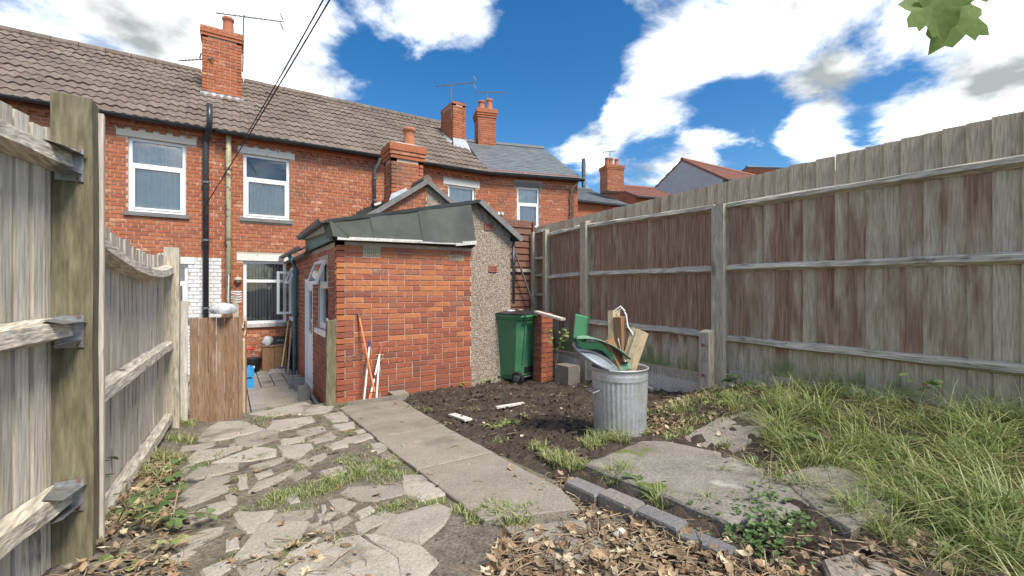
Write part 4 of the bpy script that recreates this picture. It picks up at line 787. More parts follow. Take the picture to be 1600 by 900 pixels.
# reddish lap panel closing the corner behind the bin, and what leans there
lp = thing('lap_fence_panel', (4.2, 6.45, -1.4), 'dark reddish horizontal lap fence panel between pebbledash wall and right fence', 'fence panel')
for i in range(15):
    z = -.55+i*.115; m = MB(); m.hexa([(3.86, 6.44, z), (4.60, 6.44, z), (4.60, 6.46, z), (3.86, 6.46, z), (3.86, 6.462, z+.125), (4.60, 6.462, z+.125), (4.60, 6.475, z+.125), (3.86, 6.475, z+.125)]); m.build('slat', 'red_fence', lp)
for x in (3.88, 4.57): m = MB(); m.box(x-.02, x+.02, 6.41, 6.438, -1.5, 1.17); m.build('batten', 'red_fence', lp)
m = MB(); m.box(3.90, 4.55, 6.415, 6.438, .28, .33); m.build('batten', 'post_wood', lp)
for i in range(3): m = MB(); m.box(3.86, 4.60, 6.44, 6.475, -1.5+i*.3, -1.22+i*.3); m.build('gravel_board', 'brown_wood', lp)
m = MB(); m.bar(atY(797, 372, 6.34), atY(834, 478, 6.30), .035, .02); m.build('metal_strip', 'steel', None, 'slim metal strip leaning diagonally against the reddish lap panel', 'metal strip')
pipe(oh, [(3.83, 5.93, .80), (3.83, 5.93, -.25)], .022, 'gutter_black', 'downpipe', [(3.83, 5.93, .4)])
# ------------------------------------------------------------------ left fence, two bays and posts
lf = thing('palisade_fence', (-.55, 3.8, -1.2), 'weathered grey board fence on the left with sagging rails and mossy post', 'fence')
P0, P1, P2 = Vector((-.98, .35, 0)), Vector((-.525, 2.52, 0)), Vector((-.445, 5.33, 0))
def lpost(p, z0, z1, wd, mat):
    m = MB(); h = wd/2; n = 6; rr = random.Random(int(p.y*10))
    for k in range(n+1):
        z = z0+(z1-z0)*k/n; j = rr.uniform(-.003, .003)
        m.v += [(p.x-h+j, p.y-h, z), (p.x+h+j, p.y-h, z), (p.x+h+j, p.y+h, z), (p.x-h+j, p.y+h, z)]
    for k in range(n):
        for q in range(4): m.face((k*4+q, k*4+(q+1) % 4, (k+1)*4+(q+1) % 4, (k+1)*4+q))
    b = n*4; m.face((b, b+1, b+2, b+3)); return m.build('fence_post', mat, lf)
lpost(P1, -1.22, .775, .122, 'mossy_and_gap_shade_wood'); lpost(P2, -1.40, .385, .118, 'post_wood'); lpost(P0, -1.1, .9, .12, 'mossy_and_gap_shade_wood')
m = MB(); m.bar((P1.x+.067, P1.y+.055, -1.2), (P1.x+.067, P1.y+.055, .75), .018, .03); m.build('post_edge_batten', 'old_wood', lf)
def bay(a, b, rails, bot, top, pitch, seed, wf=.86, bow=0.):
    rr = random.Random(seed); d = (b-a).normalized(); L = (b-a).length; nr = Vector((d.y, -d.x, 0)); ang = math.atan2(d.y, d.x); s = .03; nb = 0
    while s < L-.06:
        wd = pitch*wf*rr.uniform(.9, 1.06); t = (s+wd/2)/L; zt = top(t)+rr.uniform(-.015, .015); zb = bot(t)+rr.uniform(-.02, .02); m = MB(); n = 6; th = .016
        o = -.05+rr.uniform(-.004, .004); ln = rr.uniform(-.012, .012)
        for k in range(n+1):
            z = zb+(zt-zb)*k/n; q = a+d*(s+ln*(k/n-.5)); j = rr.uniform(-.002, .002)
            for ds, on in ((0, o+j), (wd, o+j+rr.uniform(0, .004)), (wd, o-th), (0, o-th)): p = q+d*ds+nr*on; m.v.append((p.x, p.y, z))
        for k in range(n):
            for q in range(4): m.face((k*4+q, k*4+(q+1) % 4, (k+1)*4+(q+1) % 4, (k+1)*4+q))
        m.face((n*4, n*4+1, n*4+2, n*4+3)); m.face((3, 2, 1, 0)); m.build('board', 'old_wood', lf); s += pitch*rr.uniform(.95, 1.05)
    s = .03-pitch/2                                # second row added behind the gaps, coloured dark to read as shade
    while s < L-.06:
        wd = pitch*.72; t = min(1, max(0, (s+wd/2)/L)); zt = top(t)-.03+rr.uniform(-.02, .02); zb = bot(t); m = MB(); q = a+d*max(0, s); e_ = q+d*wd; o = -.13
        m.hexa([(*(q+nr*o).xy, zb), (*(e_+nr*o).xy, zb), (*(e_+nr*(o-.015)).xy, zb), (*(q+nr*(o-.015)).xy, zb), (*(q+nr*o).xy, zt), (*(e_+nr*o).xy, zt), (*(e_+nr*(o-.015)).xy, zt), (*(q+nr*(o-.015)).xy, zt)]); m.build('back_board', 'mossy_and_gap_shade_wood', lf); s += pitch
    for z0, z1, hgt, sag in rails:                 # arris rails: triangular, on the garden side
        m = MB(); n = 14
        for k in range(n+1):
            t = k/n; p = a+d*(.06+(L-.12)*t); z = z0+(z1-z0)*t-sag*4*t*(1-t); j = lambda: rr.uniform(-.003, .003); bw = bow*4*t*(1-t)*(.6 if sag else 0)
            for on, dz in ((-.046, -hgt/2), (-.046, hgt/2), (.012+bw, hgt*.30), (.02+bw, -hgt*.28)): q = p+nr*(on+j()); m.v.append((q.x, q.y, z+dz+j()))
        for k in range(n):
            for q in range(4): m.face((k*4+q, (k+1)*4+q, (k+1)*4+(q+1) % 4, k*4+(q+1) % 4))
        m.face((0, 1, 2, 3)); m.face((n*4+3, n*4+2, n*4+1, n*4)); m.build('rail', 'rail_wood', lf)
bay(P0, P1, [(.50, .51, .095, .0), (-.18, -.165, .095, .0), (-.80, -.83, .105, .0)], lambda t: -1.12, lambda t: .66-.03*t, .092, 61, .68)
bay(P1, P2, [(.26, .17, .095, .10), (-.52, -.54, .095, .0), (-1.13, -1.22, .095, .0)], lambda t: -1.16-.10*t, lambda t: .46-.13*t-.20*4*t*(1-t)*.55, .112, 62, .70, bow=.03)
for z in (.50, -.17, -.83):                          # galvanised rail brackets on the near post
    m = MB(); x, y = P1.x+.064, P1.y-.064; m.box(P1.x-.05, P1.x+.035, y-.004, y-.0005, z-.07, z+.06); m.poly([(P1.x-.03, y-.002, z-.05), (P1.x-.03, y-.14, z-.05), (P1.x+.005, y-.14, z-.04), (P1.x+.03, y-.002, z-.04)]); m.poly([(P1.x-.05, y-.002, z+.05), (P1.x-.05, y-.15, z+.05), (P1.x+.008, y-.15, z+.035), (P1.x+.045, y-.002, z+.035)])
    b_ = m.build('rail_bracket', 'steel', lf)
    for dz in (-.06, .055): q = MB(); q.tube([(P1.x+.02, y-.008, z+dz), (P1.x+.02, y-.003, z+dz)], .008, 8); q.build('bolt', 'rust_iron', b_)
# brown gate-like panel that closes the path, with the trellis edge beside it
gp = thing('board_panel', (-.1, 5.85, -1.45), 'low brown vertical board panel standing across the end of the left fence', 'fence panel')
m = MB(); m.box(-.43, -.345, 5.68, 5.72, -1.42, -.135); m.build('post', 'old_wood', gp)
x = -.335; rr = random.Random(12)
while x < .10:
    wd = rr.uniform(.068, .085); m = MB(); m.hexa([(x, 5.80, -1.47), (x+wd, 5.80, -1.47), (x+wd, 5.825, -1.47), (x, 5.825, -1.47), (x, 5.80+rr.uniform(-.004, .004), -.325), (x+wd, 5.80, -.32), (x+wd, 5.825, -.32), (x, 5.825, -.325)]); m.build('board', 'brown_board', gp); x += wd+.004
m = MB(); m.box(.105, .135, 5.78, 5.83, -1.5, -.31); m.build('edge_post', 'brown_board', gp)
for z in (-.55, -1.2): m = MB(); m.box(-.34, .10, 5.828, 5.87, z-.04, z+.04); m.build('rail', 'post_wood', gp)
tr = thing('trellis_screen', (.16, 6.3, -1.65), 'narrow brown woven trellis standing edge-on beside the board panel', 'trellis')
m = MB(); m.tube([(.165, 6.16, -1.66), (.165, 6.16, -.62), (.172, 6.22, -.55), (.18, 6.32, -.52)], .014, 8); m.build('edge_pole', 'pale_wood', tr)
for i in range(16):
    for sg in (-1, 1):
        z = -1.62+i*.068; m = MB(); m.bar((.172+.004*sg, 6.17, z if sg > 0 else z+.25), (.192+.004*sg, 6.55, z+.25 if sg > 0 else z), .006, .018); m.build('lath', 'brown_wood', tr)
m = MB(); m.tube([(.195, 6.56, -1.66), (.195, 6.56, -.42)], .014, 8); m.build('edge_pole', 'brown_wood', tr)
# ------------------------------------------------------------------ paving
def slab(parent, pts, thick, mat, name='paving_stone', tilt=0.014, bev=.013, dz=0., rough=.011, label=None):
    """flagstone with chipped, chamfered edge from ground-plane polygon pts (world xy)"""
    rr = random.Random(int(abs(pts[0][0]*1000+pts[0][1]*777))); P = []
    for i, p in enumerate(pts):                       # subdivide and roughen the outline
        q = pts[(i+1) % len(pts)]; L = math.hypot(q[0]-p[0], q[1]-p[1]); n = max(1, int(L/.09))
        for k in range(n): t = k/n; P.append((p[0]+(q[0]-p[0])*t+rr.uniform(-rough, rough), p[1]+(q[1]-p[1])*t+rr.uniform(-rough, rough)))
    if name == 'paving_stone':
        gx_, gy_ = sum(p[0] for p in P)/len(P), sum(p[1] for p in P)/len(P); P = [(gx_+(p[0]-gx_)*1.12, gy_+(p[1]-gy_)*1.12) for p in P]
    cx = sum(p[0] for p in P)/len(P); cy = sum(p[1] for p in P)/len(P); ar = sum(P[i][0]*P[(i+1) % len(P)][1]-P[(i+1) % len(P)][0]*P[i][1] for i in range(len(P)))
    if ar < 0: P.reverse()
    tx, ty = rr.uniform(-tilt, tilt), rr.uniform(-tilt, tilt); zc = zg(cx, cy)+dz
    gx, gy = (zg(cx+.1, cy)-zg(cx-.1, cy))/.2, (zg(cx, cy+.1)-zg(cx, cy-.1))/.2
    Z = lambda x, y: zc+(gx+tx)*(x-cx)+(gy+ty)*(y-cy)
    m = MB(); n = len(P)
    def ring(ins, dz_, jz=0.):
        for x, y in P:
            L = math.hypot(x-cx, y-cy)+1e-6; k = max(0, 1-ins/L); xx, yy = cx+(x-cx)*k, cy+(y-cy)*k; m.v.append((xx, yy, Z(xx, yy)+dz_+rr.uniform(-jz, jz)))
    ring(-.004, thick-.075); ring(0, thick-bev); ring(bev, thick, .0015); ring(.06, thick+.002, .003)
    for r_ in range(3):
        for i in range(n): j = (i+1) % n; m.face((r_*n+i, r_*n+j, (r_+1)*n+j, (r_+1)*n+i))
    m.v.append((cx, cy, Z(cx, cy)+thick+.002)); c = len(m.v)-1
    for i in range(n): m.face((3*n+i, 3*n+(i+1) % n, c))
    return m.build(name, mat, parent, label)
pv = bpy.data.objects.new('crazy_paving', None); link(pv, None, (.3, 3.5, -1.3)); tag(pv, 'broken crazy paving with grass in its joints', None, None, 'structure')
Z2 = lambda q: [(200+x/2.812, 580+y/2.812) for x, y in q]
ST = [[(545,190),(770,140),(795,152),(740,180),(640,203)], [(610,265),(640,225),(800,205),(815,225),(720,255),(650,267)], [(700,190),(800,160),(890,140),(897,160),(870,185),(780,196)], [(862,200),(940,183),(970,205),(960,222),(900,226)],
 [(280,290),(400,228),(500,225),(590,262),(440,298),(290,306)], [(235,332),(390,308),(420,320),(300,350),(235,357)], [(250,397),(310,357),(490,335),(500,347),(400,382),(290,407)], [(480,305),(590,268),(655,270),(655,303),(560,333),(490,332)],
 [(385,407),(560,342),(640,350),(640,380),(520,402)], [(660,337),(800,327),(805,342),(745,392),(680,377)], [(660,302),(770,292),(770,315),(680,327)], [(740,268),(850,245),(870,265),(760,295)], [(790,312),(890,272),(920,290),(910,306),(820,323)],
 [(950,302),(1060,277),(1090,295),(1000,320),(960,317)], [(870,332),(955,308),(965,335),(900,352)], [(740,402),(860,364),(880,377),(800,427)], [(540,422),(680,387),(690,397),(590,437)], [(170,475),(290,408),(302,420),(215,482)],
 [(215,484),(310,432),(475,407),(470,440),(350,472)], [(150,592),(310,502),(445,462),(450,530),(330,575),(200,602)], [(530,542),(560,502),(725,442),(730,457),(640,502)], [(480,527),(485,470),(520,462),(520,520)],
 [(455,652),(480,632),(640,624),(560,710),(530,717)], [(650,632),(820,615),(810,642),(740,674),(625,672)], [(485,827),(540,737),(590,687),(780,682),(740,757),(660,802),(560,822)], [(880,577),(940,564),(1000,590),(960,627),(910,622)],
 [(935,547),(975,514),(1090,507),(1200,507),(1200,550),(1070,582),(1000,572)], [(1207,472),(1310,467),(1312,490),(1210,492)], [(1207,502),(1320,494),(1385,550),(1290,572),(1210,540)], [(1095,717),(1170,644),(1350,597),(1405,622),(1370,692),(1290,757)],
 [(990,682),(1120,624),(1165,640),(1040,720),(1000,717)], [(665,870),(800,785),(1020,737),(1185,850),(1180,960),(690,960)], [(1042,735),(1100,737),(1290,782),(1340,850),(1290,930),(1195,930),(1192,850)], [(180,762),(340,702),(420,692),(400,732),(250,802)],
 [(165,832),(240,806),(300,800),(230,850)], [(330,882),(470,832),(480,870),(350,930)], [(780,692),(850,672),(832,702)], [(835,704),(960,652),(988,662),(900,717)], [(690,824),(830,747),(810,792),(720,832)],
 [(1060,332),(1140,317),(1150,345),(1100,367)], [(1110,377),(1190,362),(1205,395),(1140,407)], [(480,880),(600,840),(655,850),(640,930),(490,940)], [(330,460),(380,480),(340,500)]]
ST += [[(600,740),(640,720),(660,750),(615,765)], [(420,560),(470,545),(480,590),(430,600)], [(840,600),(870,590),(880,620),(850,640)], [(690,565),(740,545),(760,575),(710,590)], [(1000,640),(1060,610),(1080,625),(1020,660)], [(560,460),(630,440),(640,455),(580,480)], [(440,330),(475,318),(480,332),(450,345)], [(900,245),(990,228),(1000,255),(930,262)], [(1000,265),(1045,255),(1055,270),(1010,280)], [(350,600),(440,575),(445,610),(370,640)], [(250,640),(340,610),(355,650),(270,680)], [(850,450),(930,430),(960,450),(880,475)], [(1010,430),(1080,410),(1100,430),(1030,450)], [(700,470),(780,440),(800,455),(730,490)], [(430,750),(480,730),(480,790),(435,800)], [(830,640),(920,630),(890,660),(835,668)]]
for s in ST: slab(pv, [tuple(G(u, v))[:2] for u, v in Z2(s)], random.uniform(.010, .022), 'flag')
pt = bpy.data.objects.new('slab_path', None); link(pt, None, (1.4, 3.6, -1.3)); tag(pt, 'row of large worn concrete path slabs', None, None, 'structure')
for q in [[(1.08, 4.96), (1.80, 4.96), (1.84, 5.46), (1.20, 5.52), (1.10, 5.42)], [(1.07, 3.81), (1.70, 3.81), (1.78, 4.94), (1.09, 4.94)], [(1.055, 2.82), (1.64, 2.82), (1.69, 3.79), (1.065, 3.79)], [(1.05, 1.90), (1.50, 1.72), (1.60, 1.98), (1.63, 2.80), (1.055, 2.80)], [(1.12, 1.44), (1.38, 1.34), (1.46, 1.64), (1.10, 1.80)]]:
    slab(pt, q, .030, 'concrete', 'path_slab', .004, .006, rough=.004)
m = MB(); m.bar((1.22, 5.60, zg(1.2, 5.6)+.01), (1.90, 5.52, zg(1.9, 5.5)+.03), .03, .10, jit=.004); m.build('edging_strip', 'concrete', pt)
m = MB(); m.box(1.78, 1.98, 5.56, 5.80, -1.47, -1.36); m.build('edging_block', 'concrete', pt)
rs = bpy.data.objects.new('raised_slab', None); link(rs, None, (2.3, 2., -1.1)); tag(rs, 'raised mossy concrete slabs', None, None, 'structure')
for q, dz in (([(912, 722), (1000, 686), (1040, 686), (1125, 706), (1205, 738), (1270, 795), (1140, 823), (1045, 778)], -1.095), ([(1062, 673), (1120, 655), (1196, 650), (1210, 672), (1160, 692), (1125, 701)], -1.10), ([(1215, 742), (1290, 720), (1420, 770), (1330, 830), (1275, 795)], -1.07)):
    pts = [tuple(atZ(u, v, dz))[:2] for u, v in q]; c = np.mean(pts, axis=0); slab(rs, pts, .03, 'mossy_concrete', 'concrete_slab', .004, .012, dz=dz-.028-zg(*c), rough=.008)
slab(rs, [tuple(atZ(u, v, -1.06))[:2] for u, v in ((1285, 858), (1330, 856), (1400, 880), (1450, 905), (1440, 960), (1300, 930))], .015, 'concrete', 'loose_stone', .02, dz=.005)
ke = thing('brick_edging', (1.7, 1.5, -1.15), 'row of dark blue-grey edging bricks beside the leaf litter', 'edging')
k0, k1 = atZ(882, 750, -1.085), atZ(1142, 864, -1.085); d = (k1-k0)/4
for i in range(4):
    a = k0+d*i; b = k0+d*(i+.96); e = d.normalized(); s = Vector((e.y, -e.x, 0)); s = s if s.x > 0 else -s; zt = -1.085+random.uniform(-.006, .006)-(.012 if i == 3 else 0); f = Vector((0, 0, -.11)); j = s*random.uniform(-.012, .012); m = MB(); o = .008
    q = [a+j, b+j+s*random.uniform(-.008, .008), b+s*.10+j, a+s*.10+j]
    c = sum(q, Vector())/4; top_ = [c+(p-c)*.93 for p in q]
    for L_, z in ((q, zt-.13), (q, zt-.012), (top_, zt)):
        for p in L_: m.v.append((p.x, p.y, z))
    for r_ in range(2):
        for k in range(4): m.face((r_*4+k, (r_+1)*4+k, (r_+1)*4+(k+1) % 4, r_*4+(k+1) % 4))
    m.face((8, 11, 10, 9)); m.build('brick', 'blue_brick', ke)
# yard paving
yd = MB(); yd.box(-3.6, OX0-.02, 6.16, FY-.02, -1.9, -1.715); yo = yd.build('yard', 'soil', kind='structure')
rr = random.Random(5); me = MB(); me.v = []; u = .5
for z, k in ((-1, .5), (.7, .5), (1, .46)):
    for x, y in ((-k, -k), (k, -k), (k, k), (-k, k)): me.v.append((x, y, z))
for r_ in range(2):
    for k in range(4): me.face((r_*4+k, r_*4+(k+1) % 4, (r_+1)*4+(k+1) % 4, (r_+1)*4+k))
me.face((8, 9, 10, 11)); pm = me.mesh('paver', ['paver'])
y = 6.20; row = 0
while y < FY-.12:
    x = -.78+(.11 if row % 2 else 0)*0
    while x < OX0-.12:
        if not (.42 < x < 1.04 and 7.2 < y < 8.6): shared('paver', pm, yo, (x+.1, y+.12, -1.705+rr.uniform(-.006, .006)), (rr.uniform(-.012, .012), rr.uniform(-.012, .012), rr.uniform(-.02, .02)), (.196, .236 if row % 1 == 0 else .2, .015))
        x += .212
    y += .252; row += 1
m = MB(); n = 10; pts = [(.40, 7.18), (1.06, 7.16), (1.08, 8.62), (.44, 8.66)]; m.hexa([(x, y, -1.72) for x, y in pts]+[(x, y, -1.692) for x, y in pts]); m.build('concrete_patch', 'concrete', yo)
# ------------------------------------------------------------------ wheelie bin
Vz = lambda z: Vector((0, 0, z))
def wheelie(c, rz):
    t = thing('wheelie_bin', c, 'green two-wheeled rubbish bin standing against the pebbledash wall', 'bin'); t.rotation_euler = (0, 0, rz)
    def add(name, m, mat, par=None):
        me = m.mesh(name, [mat]); o = bpy.data.objects.new(name, me); COL.objects.link(o); o.parent = par or t; WL[o.name] = Vector(); return o
    m = MB(); n = 6                                     # local: -y is the wheel side, which faces the camera
    def ring(w_, y0, y1, z, ch=.05):
        x = w_/2; return [(-x+ch, y0, z), (x-ch, y0, z), (x, y0+ch, z), (x, y1-ch, z), (x-ch, y1, z), (-x+ch, y1, z), (-x, y1-ch, z), (-x, y0+ch, z)]
    rings = [ring(.40, -.20, .24, .05), ring(.44, -.25, .28, .12), ring(.455, -.26, .29, .30), ring(.53, -.32, .34, .94), ring(.55, -.335, .355, .95), ring(.555, -.335, .36, 1.0)]
    for r_ in rings: m.v += r_
    for k in range(len(rings)-1):
        for i in range(8): j = (i+1) % 8; m.face((k*8+i, k*8+j, (k+1)*8+j, (k+1)*8+i))
    m.face(tuple(reversed(range(8)))); body = add('body', m, 'bin_green')
    m = MB(); o_ = ring(.585, -.355, .375, .985); i_ = ring(.585, -.355, .375, 1.02)
    m.v += o_+i_
    for i in range(8): j = (i+1) % 8; m.face((i, j, 8+j, 8+i))
    m.face(tuple(range(8, 16))); m.face(tuple(reversed(range(8)))); add('rim', m, 'bin_green')
    m = MB(); nx_, ny_ = 8, 8                             # domed lid, sagging, with an edge
    for j in range(ny_+1):
        for i in range(nx_+1):
            s, q = i/nx_-.5, j/ny_-.5; m.v.append((s*.60, .01+q*.74, 1.03+.05*(1-(2*s)**2)*(1-(2*q)**2)+.004*math.sin(9*s)))
    for j in range(ny_):
        for i in range(nx_): b = j*(nx_+1)+i; m.face((b, b+1, b+nx_+2, b+nx_+1))
    m.smooth = True; lid = add('lid', m, 'black_plastic')
    m = MB(); m.tube([(-.24, -.40, 1.0), (.24, -.40, 1.0)], .017, 10); add('handle_bar', m, 'bin_green')
    for x in (-.2, 0, .2):
        m = MB(); m.bar((x, -.34, 1.0), (x, -.41, 1.0), .03, .045); add('hinge', m, 'bin_green')
    for x in (-.15, .15):
        m = MB(); m.hexa([(x-.012, -.275, .3), (x+.012, -.275, .3), (x+.012, -.25, .3), (x-.012, -.25, .3), (x-.012, -.338, .93), (x+.012, -.338, .93), (x+.012, -.30, .93), (x-.012, -.30, .93)]); add('rib', m, 'bin_green')
    m = MB(); m.box(-.10, .10, -.262, -.24, .16, .24); add('lift_recess', m, 'black_plastic')
    for x in (-.25, .25):
        m = MB(); m.smooth = False; Mx = Matrix.Rotation(R(90), 3, 'Y'); m.lathe((x-.025, -.27, .10), [(.02, 0), (.06, .0), (.065, .008), (.085, .004), (.1, .01), (.1, .045), (.085, .05), (.0, .05)], 20, M=Mx); wh = add('wheel', m, 'black_plastic')
        m = MB(); m.lathe((x-.028, -.27, .10), [(.0, -.002), (.03, -.002), (.05, .003)], 14, M=Mx); m.lathe((x+.028, -.27, .10), [(.05, -.003), (.03, .002), (.0, .002)], 14, M=Mx); add('hub', m, 'gutter_grey', wh)
    m = MB(); m.tube([(-.26, -.27, .10), (.26, -.27, .10)], .012, 8); add('axle', m, 'steel')
    return t
c = atD(805, 588, 7.12); c.z = zg(c.x, c.y)+.0
wb = wheelie(c, R(15)); wb.scale = (1.2, 1.16, 1.04)
m = MB(); rr = random.Random(2)                            # crumpled bag and scraps on the lid
for q in range(2): m.lathe((c.x-.10+q*.16, c.y-.05, c.z+1.075), [(0, .05), (.05, .045), (lambda a: .085+.02*math.sin(5*a+q), .02), (.07, 0)], 14)
m.build('crumpled_bag', 'white_plastic', None, 'crumpled white plastic bag lying on the green bin lid', 'bag')
# ------------------------------------------------------------------ brick pier and block by the bin
pr = thing('brick_pier', (4.42, 6.05, -1.5), 'stub of old red brick pier standing right of the green bin', 'brick pier')
pp_ = atD(855, 590, 6.75); z = -1.5; rr = random.Random(6); k = 0
while z < -.40:
    for sx in (0, 1):
        m = MB(); w_, d_ = (.215, .1025) if k % 2 else (.1025, .215); ox = pp_.x-.11+(sx*.112 if not k % 2 else 0); oy = pp_.y+(sx*.112 if k % 2 else 0); j = rr.uniform(-.008, .008)
        m.box(ox+j, ox+j+w_, oy+j, oy+j+d_, z, z+.065); m.build('brick', 'red_brick' if rr.random() < .7 else 'house_brick', pr)
    z += .075; k += 1
m = MB(); m.box(pp_.x-.10, pp_.x+.095, pp_.y+.015, pp_.y+.19, -1.52, z-.015); m.build('mortar_core', 'mortar', pr)
m = MB(); p = atD(888, 600, 6.3); m.box(p.x, p.x+.22, p.y, p.y+.3, -1.5, -1.12); m.build('concrete_block', 'mossy_concrete', None, 'dark mossy concrete block between brick pier and metal dustbin', 'block')
m = MB(); m.bar(atD(838, 487, 6.7), atD(880, 499, 6.3), .10, .03); m.build('pale_plank', 'old_wood', None, 'pale plank lying across the top of the brick pier', 'plank')
# ------------------------------------------------------------------ galvanised dustbin and what is stuffed in it
dc = atD(968, 666, 3.72); dc.z = zg(dc.x, dc.y)-.01
db = thing('metal_dustbin', dc, 'ribbed galvanised metal dustbin overflowing with wood and green plastic', 'dustbin')
m = MB(); m.smooth = True; rib = lambda r0: (lambda a: r0+.0055*math.cos(36*a))
prof = [(.205, .0), (.215, .0), (.215, .02), (.208, .025), (.208, .05), (rib(.210), .065), (rib(.222), .46), (.224, .475), (.231, .485), (.224, .497), (.231, .51), (.226, .525), (.228, .56), (.236, .565), (.236, .575), (.228, .575), (.222, .56), (.215, .42), (.0, .36)]
m.lathe(dc, prof, 144); m.build('drum', 'galv', db)
for a in (R(165), R(-15)):
    m = MB(); c0 = dc+Vector((math.cos(a)*.225, math.sin(a)*.225, .40)); tn = Vector((-math.sin(a), math.cos(a), 0)); o = Vector((math.cos(a), math.sin(a), 0))
    m.tube([c0+tn*.06-o*.01, c0+tn*.06+o*.05+Vz(-.02), c0-tn*.06+o*.05+Vz(-.02), c0-tn*.06-o*.01], .009, 8); m.build('handle', 'steel', db)
T = dc+Vz(.56)
def batten(a, b, w_, h_, mat, label, name='timber_offcut', cat='timber'):
    m = MB(); m.bar(a, b, w_, h_, up=(.3, -1, .2), jit=.002); return m.build(name, mat, None, label, cat)
rt = Vector((CS, -SN, 0)); fw = Vector((SN, CS, 0))
batten(T+rt*(-.01)+fw*.12+Vz(-.2), T+rt*(-.005)+fw*.18+Vz(.47), .12, .05, 'pale_wood', 'tallest pale board upright at the back of the metal dustbin')
batten(T+rt*.05+fw*.14+Vz(-.2), T+rt*.02+fw*.10+Vz(.42), .08, .07, 'brown_wood', 'brown upright offcut beside the tallest board in the dustbin')
batten(T+rt*.03+fw*.02+Vz(-.2), T+rt*.21+fw*.05+Vz(.30), .10, .06, 'pale_wood', 'pale board leaning right out of the dustbin, front one')
batten(T+rt*.02+fw*.09+Vz(-.2), T+rt*.17+fw*.10+Vz(.32), .09, .05, 'pale_wood', 'pale board leaning right out of the dustbin, behind another')
batten(T+rt*.06+fw*(-.08)+Vz(-.18), T+rt*(-.115)+fw*(-.06)+Vz(.24), .11, .06, 'brown_wood', 'short brown board leaning left out of the dustbin')
m = MB(); m.tube([T+rt*.0+fw*.15+Vz(.44), T+rt*.05+fw*.12+Vz(.50), T+rt*.08+fw*.1+Vz(.44), T+rt*.09+fw*.08+Vz(.34), T+rt*.16+fw*.05+Vz(.22), T+rt*.19+fw*.03+Vz(.19)], .007, 6); m.tube([T+rt*(-.02)+fw*.15+Vz(.46), T+rt*.04+fw*.13+Vz(.51), T+rt*.07+fw*.1+Vz(.47)], .007, 6); m.tube([T+rt*(.0)+fw*.05+Vz(.24), T+rt*.03+fw*.03+Vz(.10), T+rt*.07+fw*.0+Vz(.01)], .006, 6); m.build('white_strap', 'white_plastic', None, 'white plastic strap looped over the boards in the dustbin', 'strap')
# tilted dustbin lid, and a torn piece of green bin resting on it
m = MB(); m.smooth = True; Ml = (Matrix.Rotation(-YAW, 3, 'Z')@Matrix.Rotation(R(27), 3, 'Y')@Matrix.Rotation(R(12), 3, 'X'))
lc = T+rt*(-.17)+fw*.02+Vz(.10)
m.lathe(lc, [(0, .05), (.08, .047), (.15, .035), (.20, .018), (.228, .004), (.238, .0), (.240, -.022), (.232, -.022), (.228, -.004), (.19, .008), (.12, .03), (0, .042)], 48, M=Ml); ld = m.build('dustbin_lid', 'lid_metal', None, 'round galvanised lid tilted on the left rim of the dustbin', 'lid')
m = MB(); m.tube([lc+Ml@Vector((-.05, 0, .045)), lc+Ml@Vector((-.045, 0, .08)), lc+Ml@Vector((.045, 0, .08)), lc+Ml@Vector((.05, 0, .045))], .008, 8); m.build('handle', 'steel', ld)
def sheet(name, f, nu, nv, th, mat, label, cat, parent=None):
    m = MB(); m.smooth = True
    for s in (0, 1):
        for j in range(nv+1):
            for i in range(nu+1): p = f(i/nu, j/nv); m.v.append(tuple(p+Vz(-th*s)))
    n = (nu+1)*(nv+1)
    for j in range(nv):
        for i in range(nu): b = j*(nu+1)+i; m.face((b, b+1, b+nu+2, b+nu+1)); m.face((n+b+1, n+b, n+b+nu+1, n+b+nu+2))
    for i in range(nu): m.face((i, n+i, n+i+1, i+1)); b = nv*(nu+1)+i; m.face((b+1, n+b+1, n+b, b))
    for j in range(nv): a = j*(nu+1); b = a+nu+1; m.face((b, n+b, n+a, a)); a += nu; b += nu; m.face((a, n+a, n+b, b))
    return m.build(name, mat, parent, label, cat)
L0 = T+rt*(-.16)+fw*(-.02)+Vz(.205)
gl = sheet('broken_bin_panel', lambda u, v: L0+rt*(-.22+.44*u)+fw*(-.13+.26*v)+Vz(.075-.16*u*u+.02*math.sin(4*v+3*u)-.02*(1-v)), 12, 6, .008, 'bin_pale', 'torn pale green plastic bin panel lying on the tilted metal lid', 'plastic panel')
for du, dv in ((.55, .25), (.62, .7), (.3, .3)):
    p = L0+rt*(-.22+.44*du)+fw*(-.13+.26*dv)+Vz(.075-.16*du*du+.02*math.sin(4*dv+3*du)-.02*(1-dv)); m = MB(); m.tube([p+Vz(.001), p+Vz(.004)], .012, 10); m.build('hole', 'black', gl)
sheet('panel_upstand', lambda u, v: L0+rt*(-.245+.115*u+.02*v)+fw*(-.10+.05*u)+Vz(.045+.21*v-.03*u), 4, 6, .012, 'bin_green', None, None, gl)
sheet('panel_skirt', lambda u, v: L0+rt*(-.22+.30*u)+fw*(-.135)+Vz(.055-.13*u*u-.05*v-.02*math.sin(7*u)), 10, 3, .01, 'bin_green', None, None, gl)
sheet('green_plastic_scrap', lambda u, v: T+rt*(-.10+.17*u)+fw*(-.13+.1*v)+Vz(.02-.02*u+.05*math.sin(3.1*v)+.015*math.sin(9*u)), 10, 5, .008, 'bin_pale', 'dark green plastic scrap wedged in the dustbin mouth', 'plastic scrap')
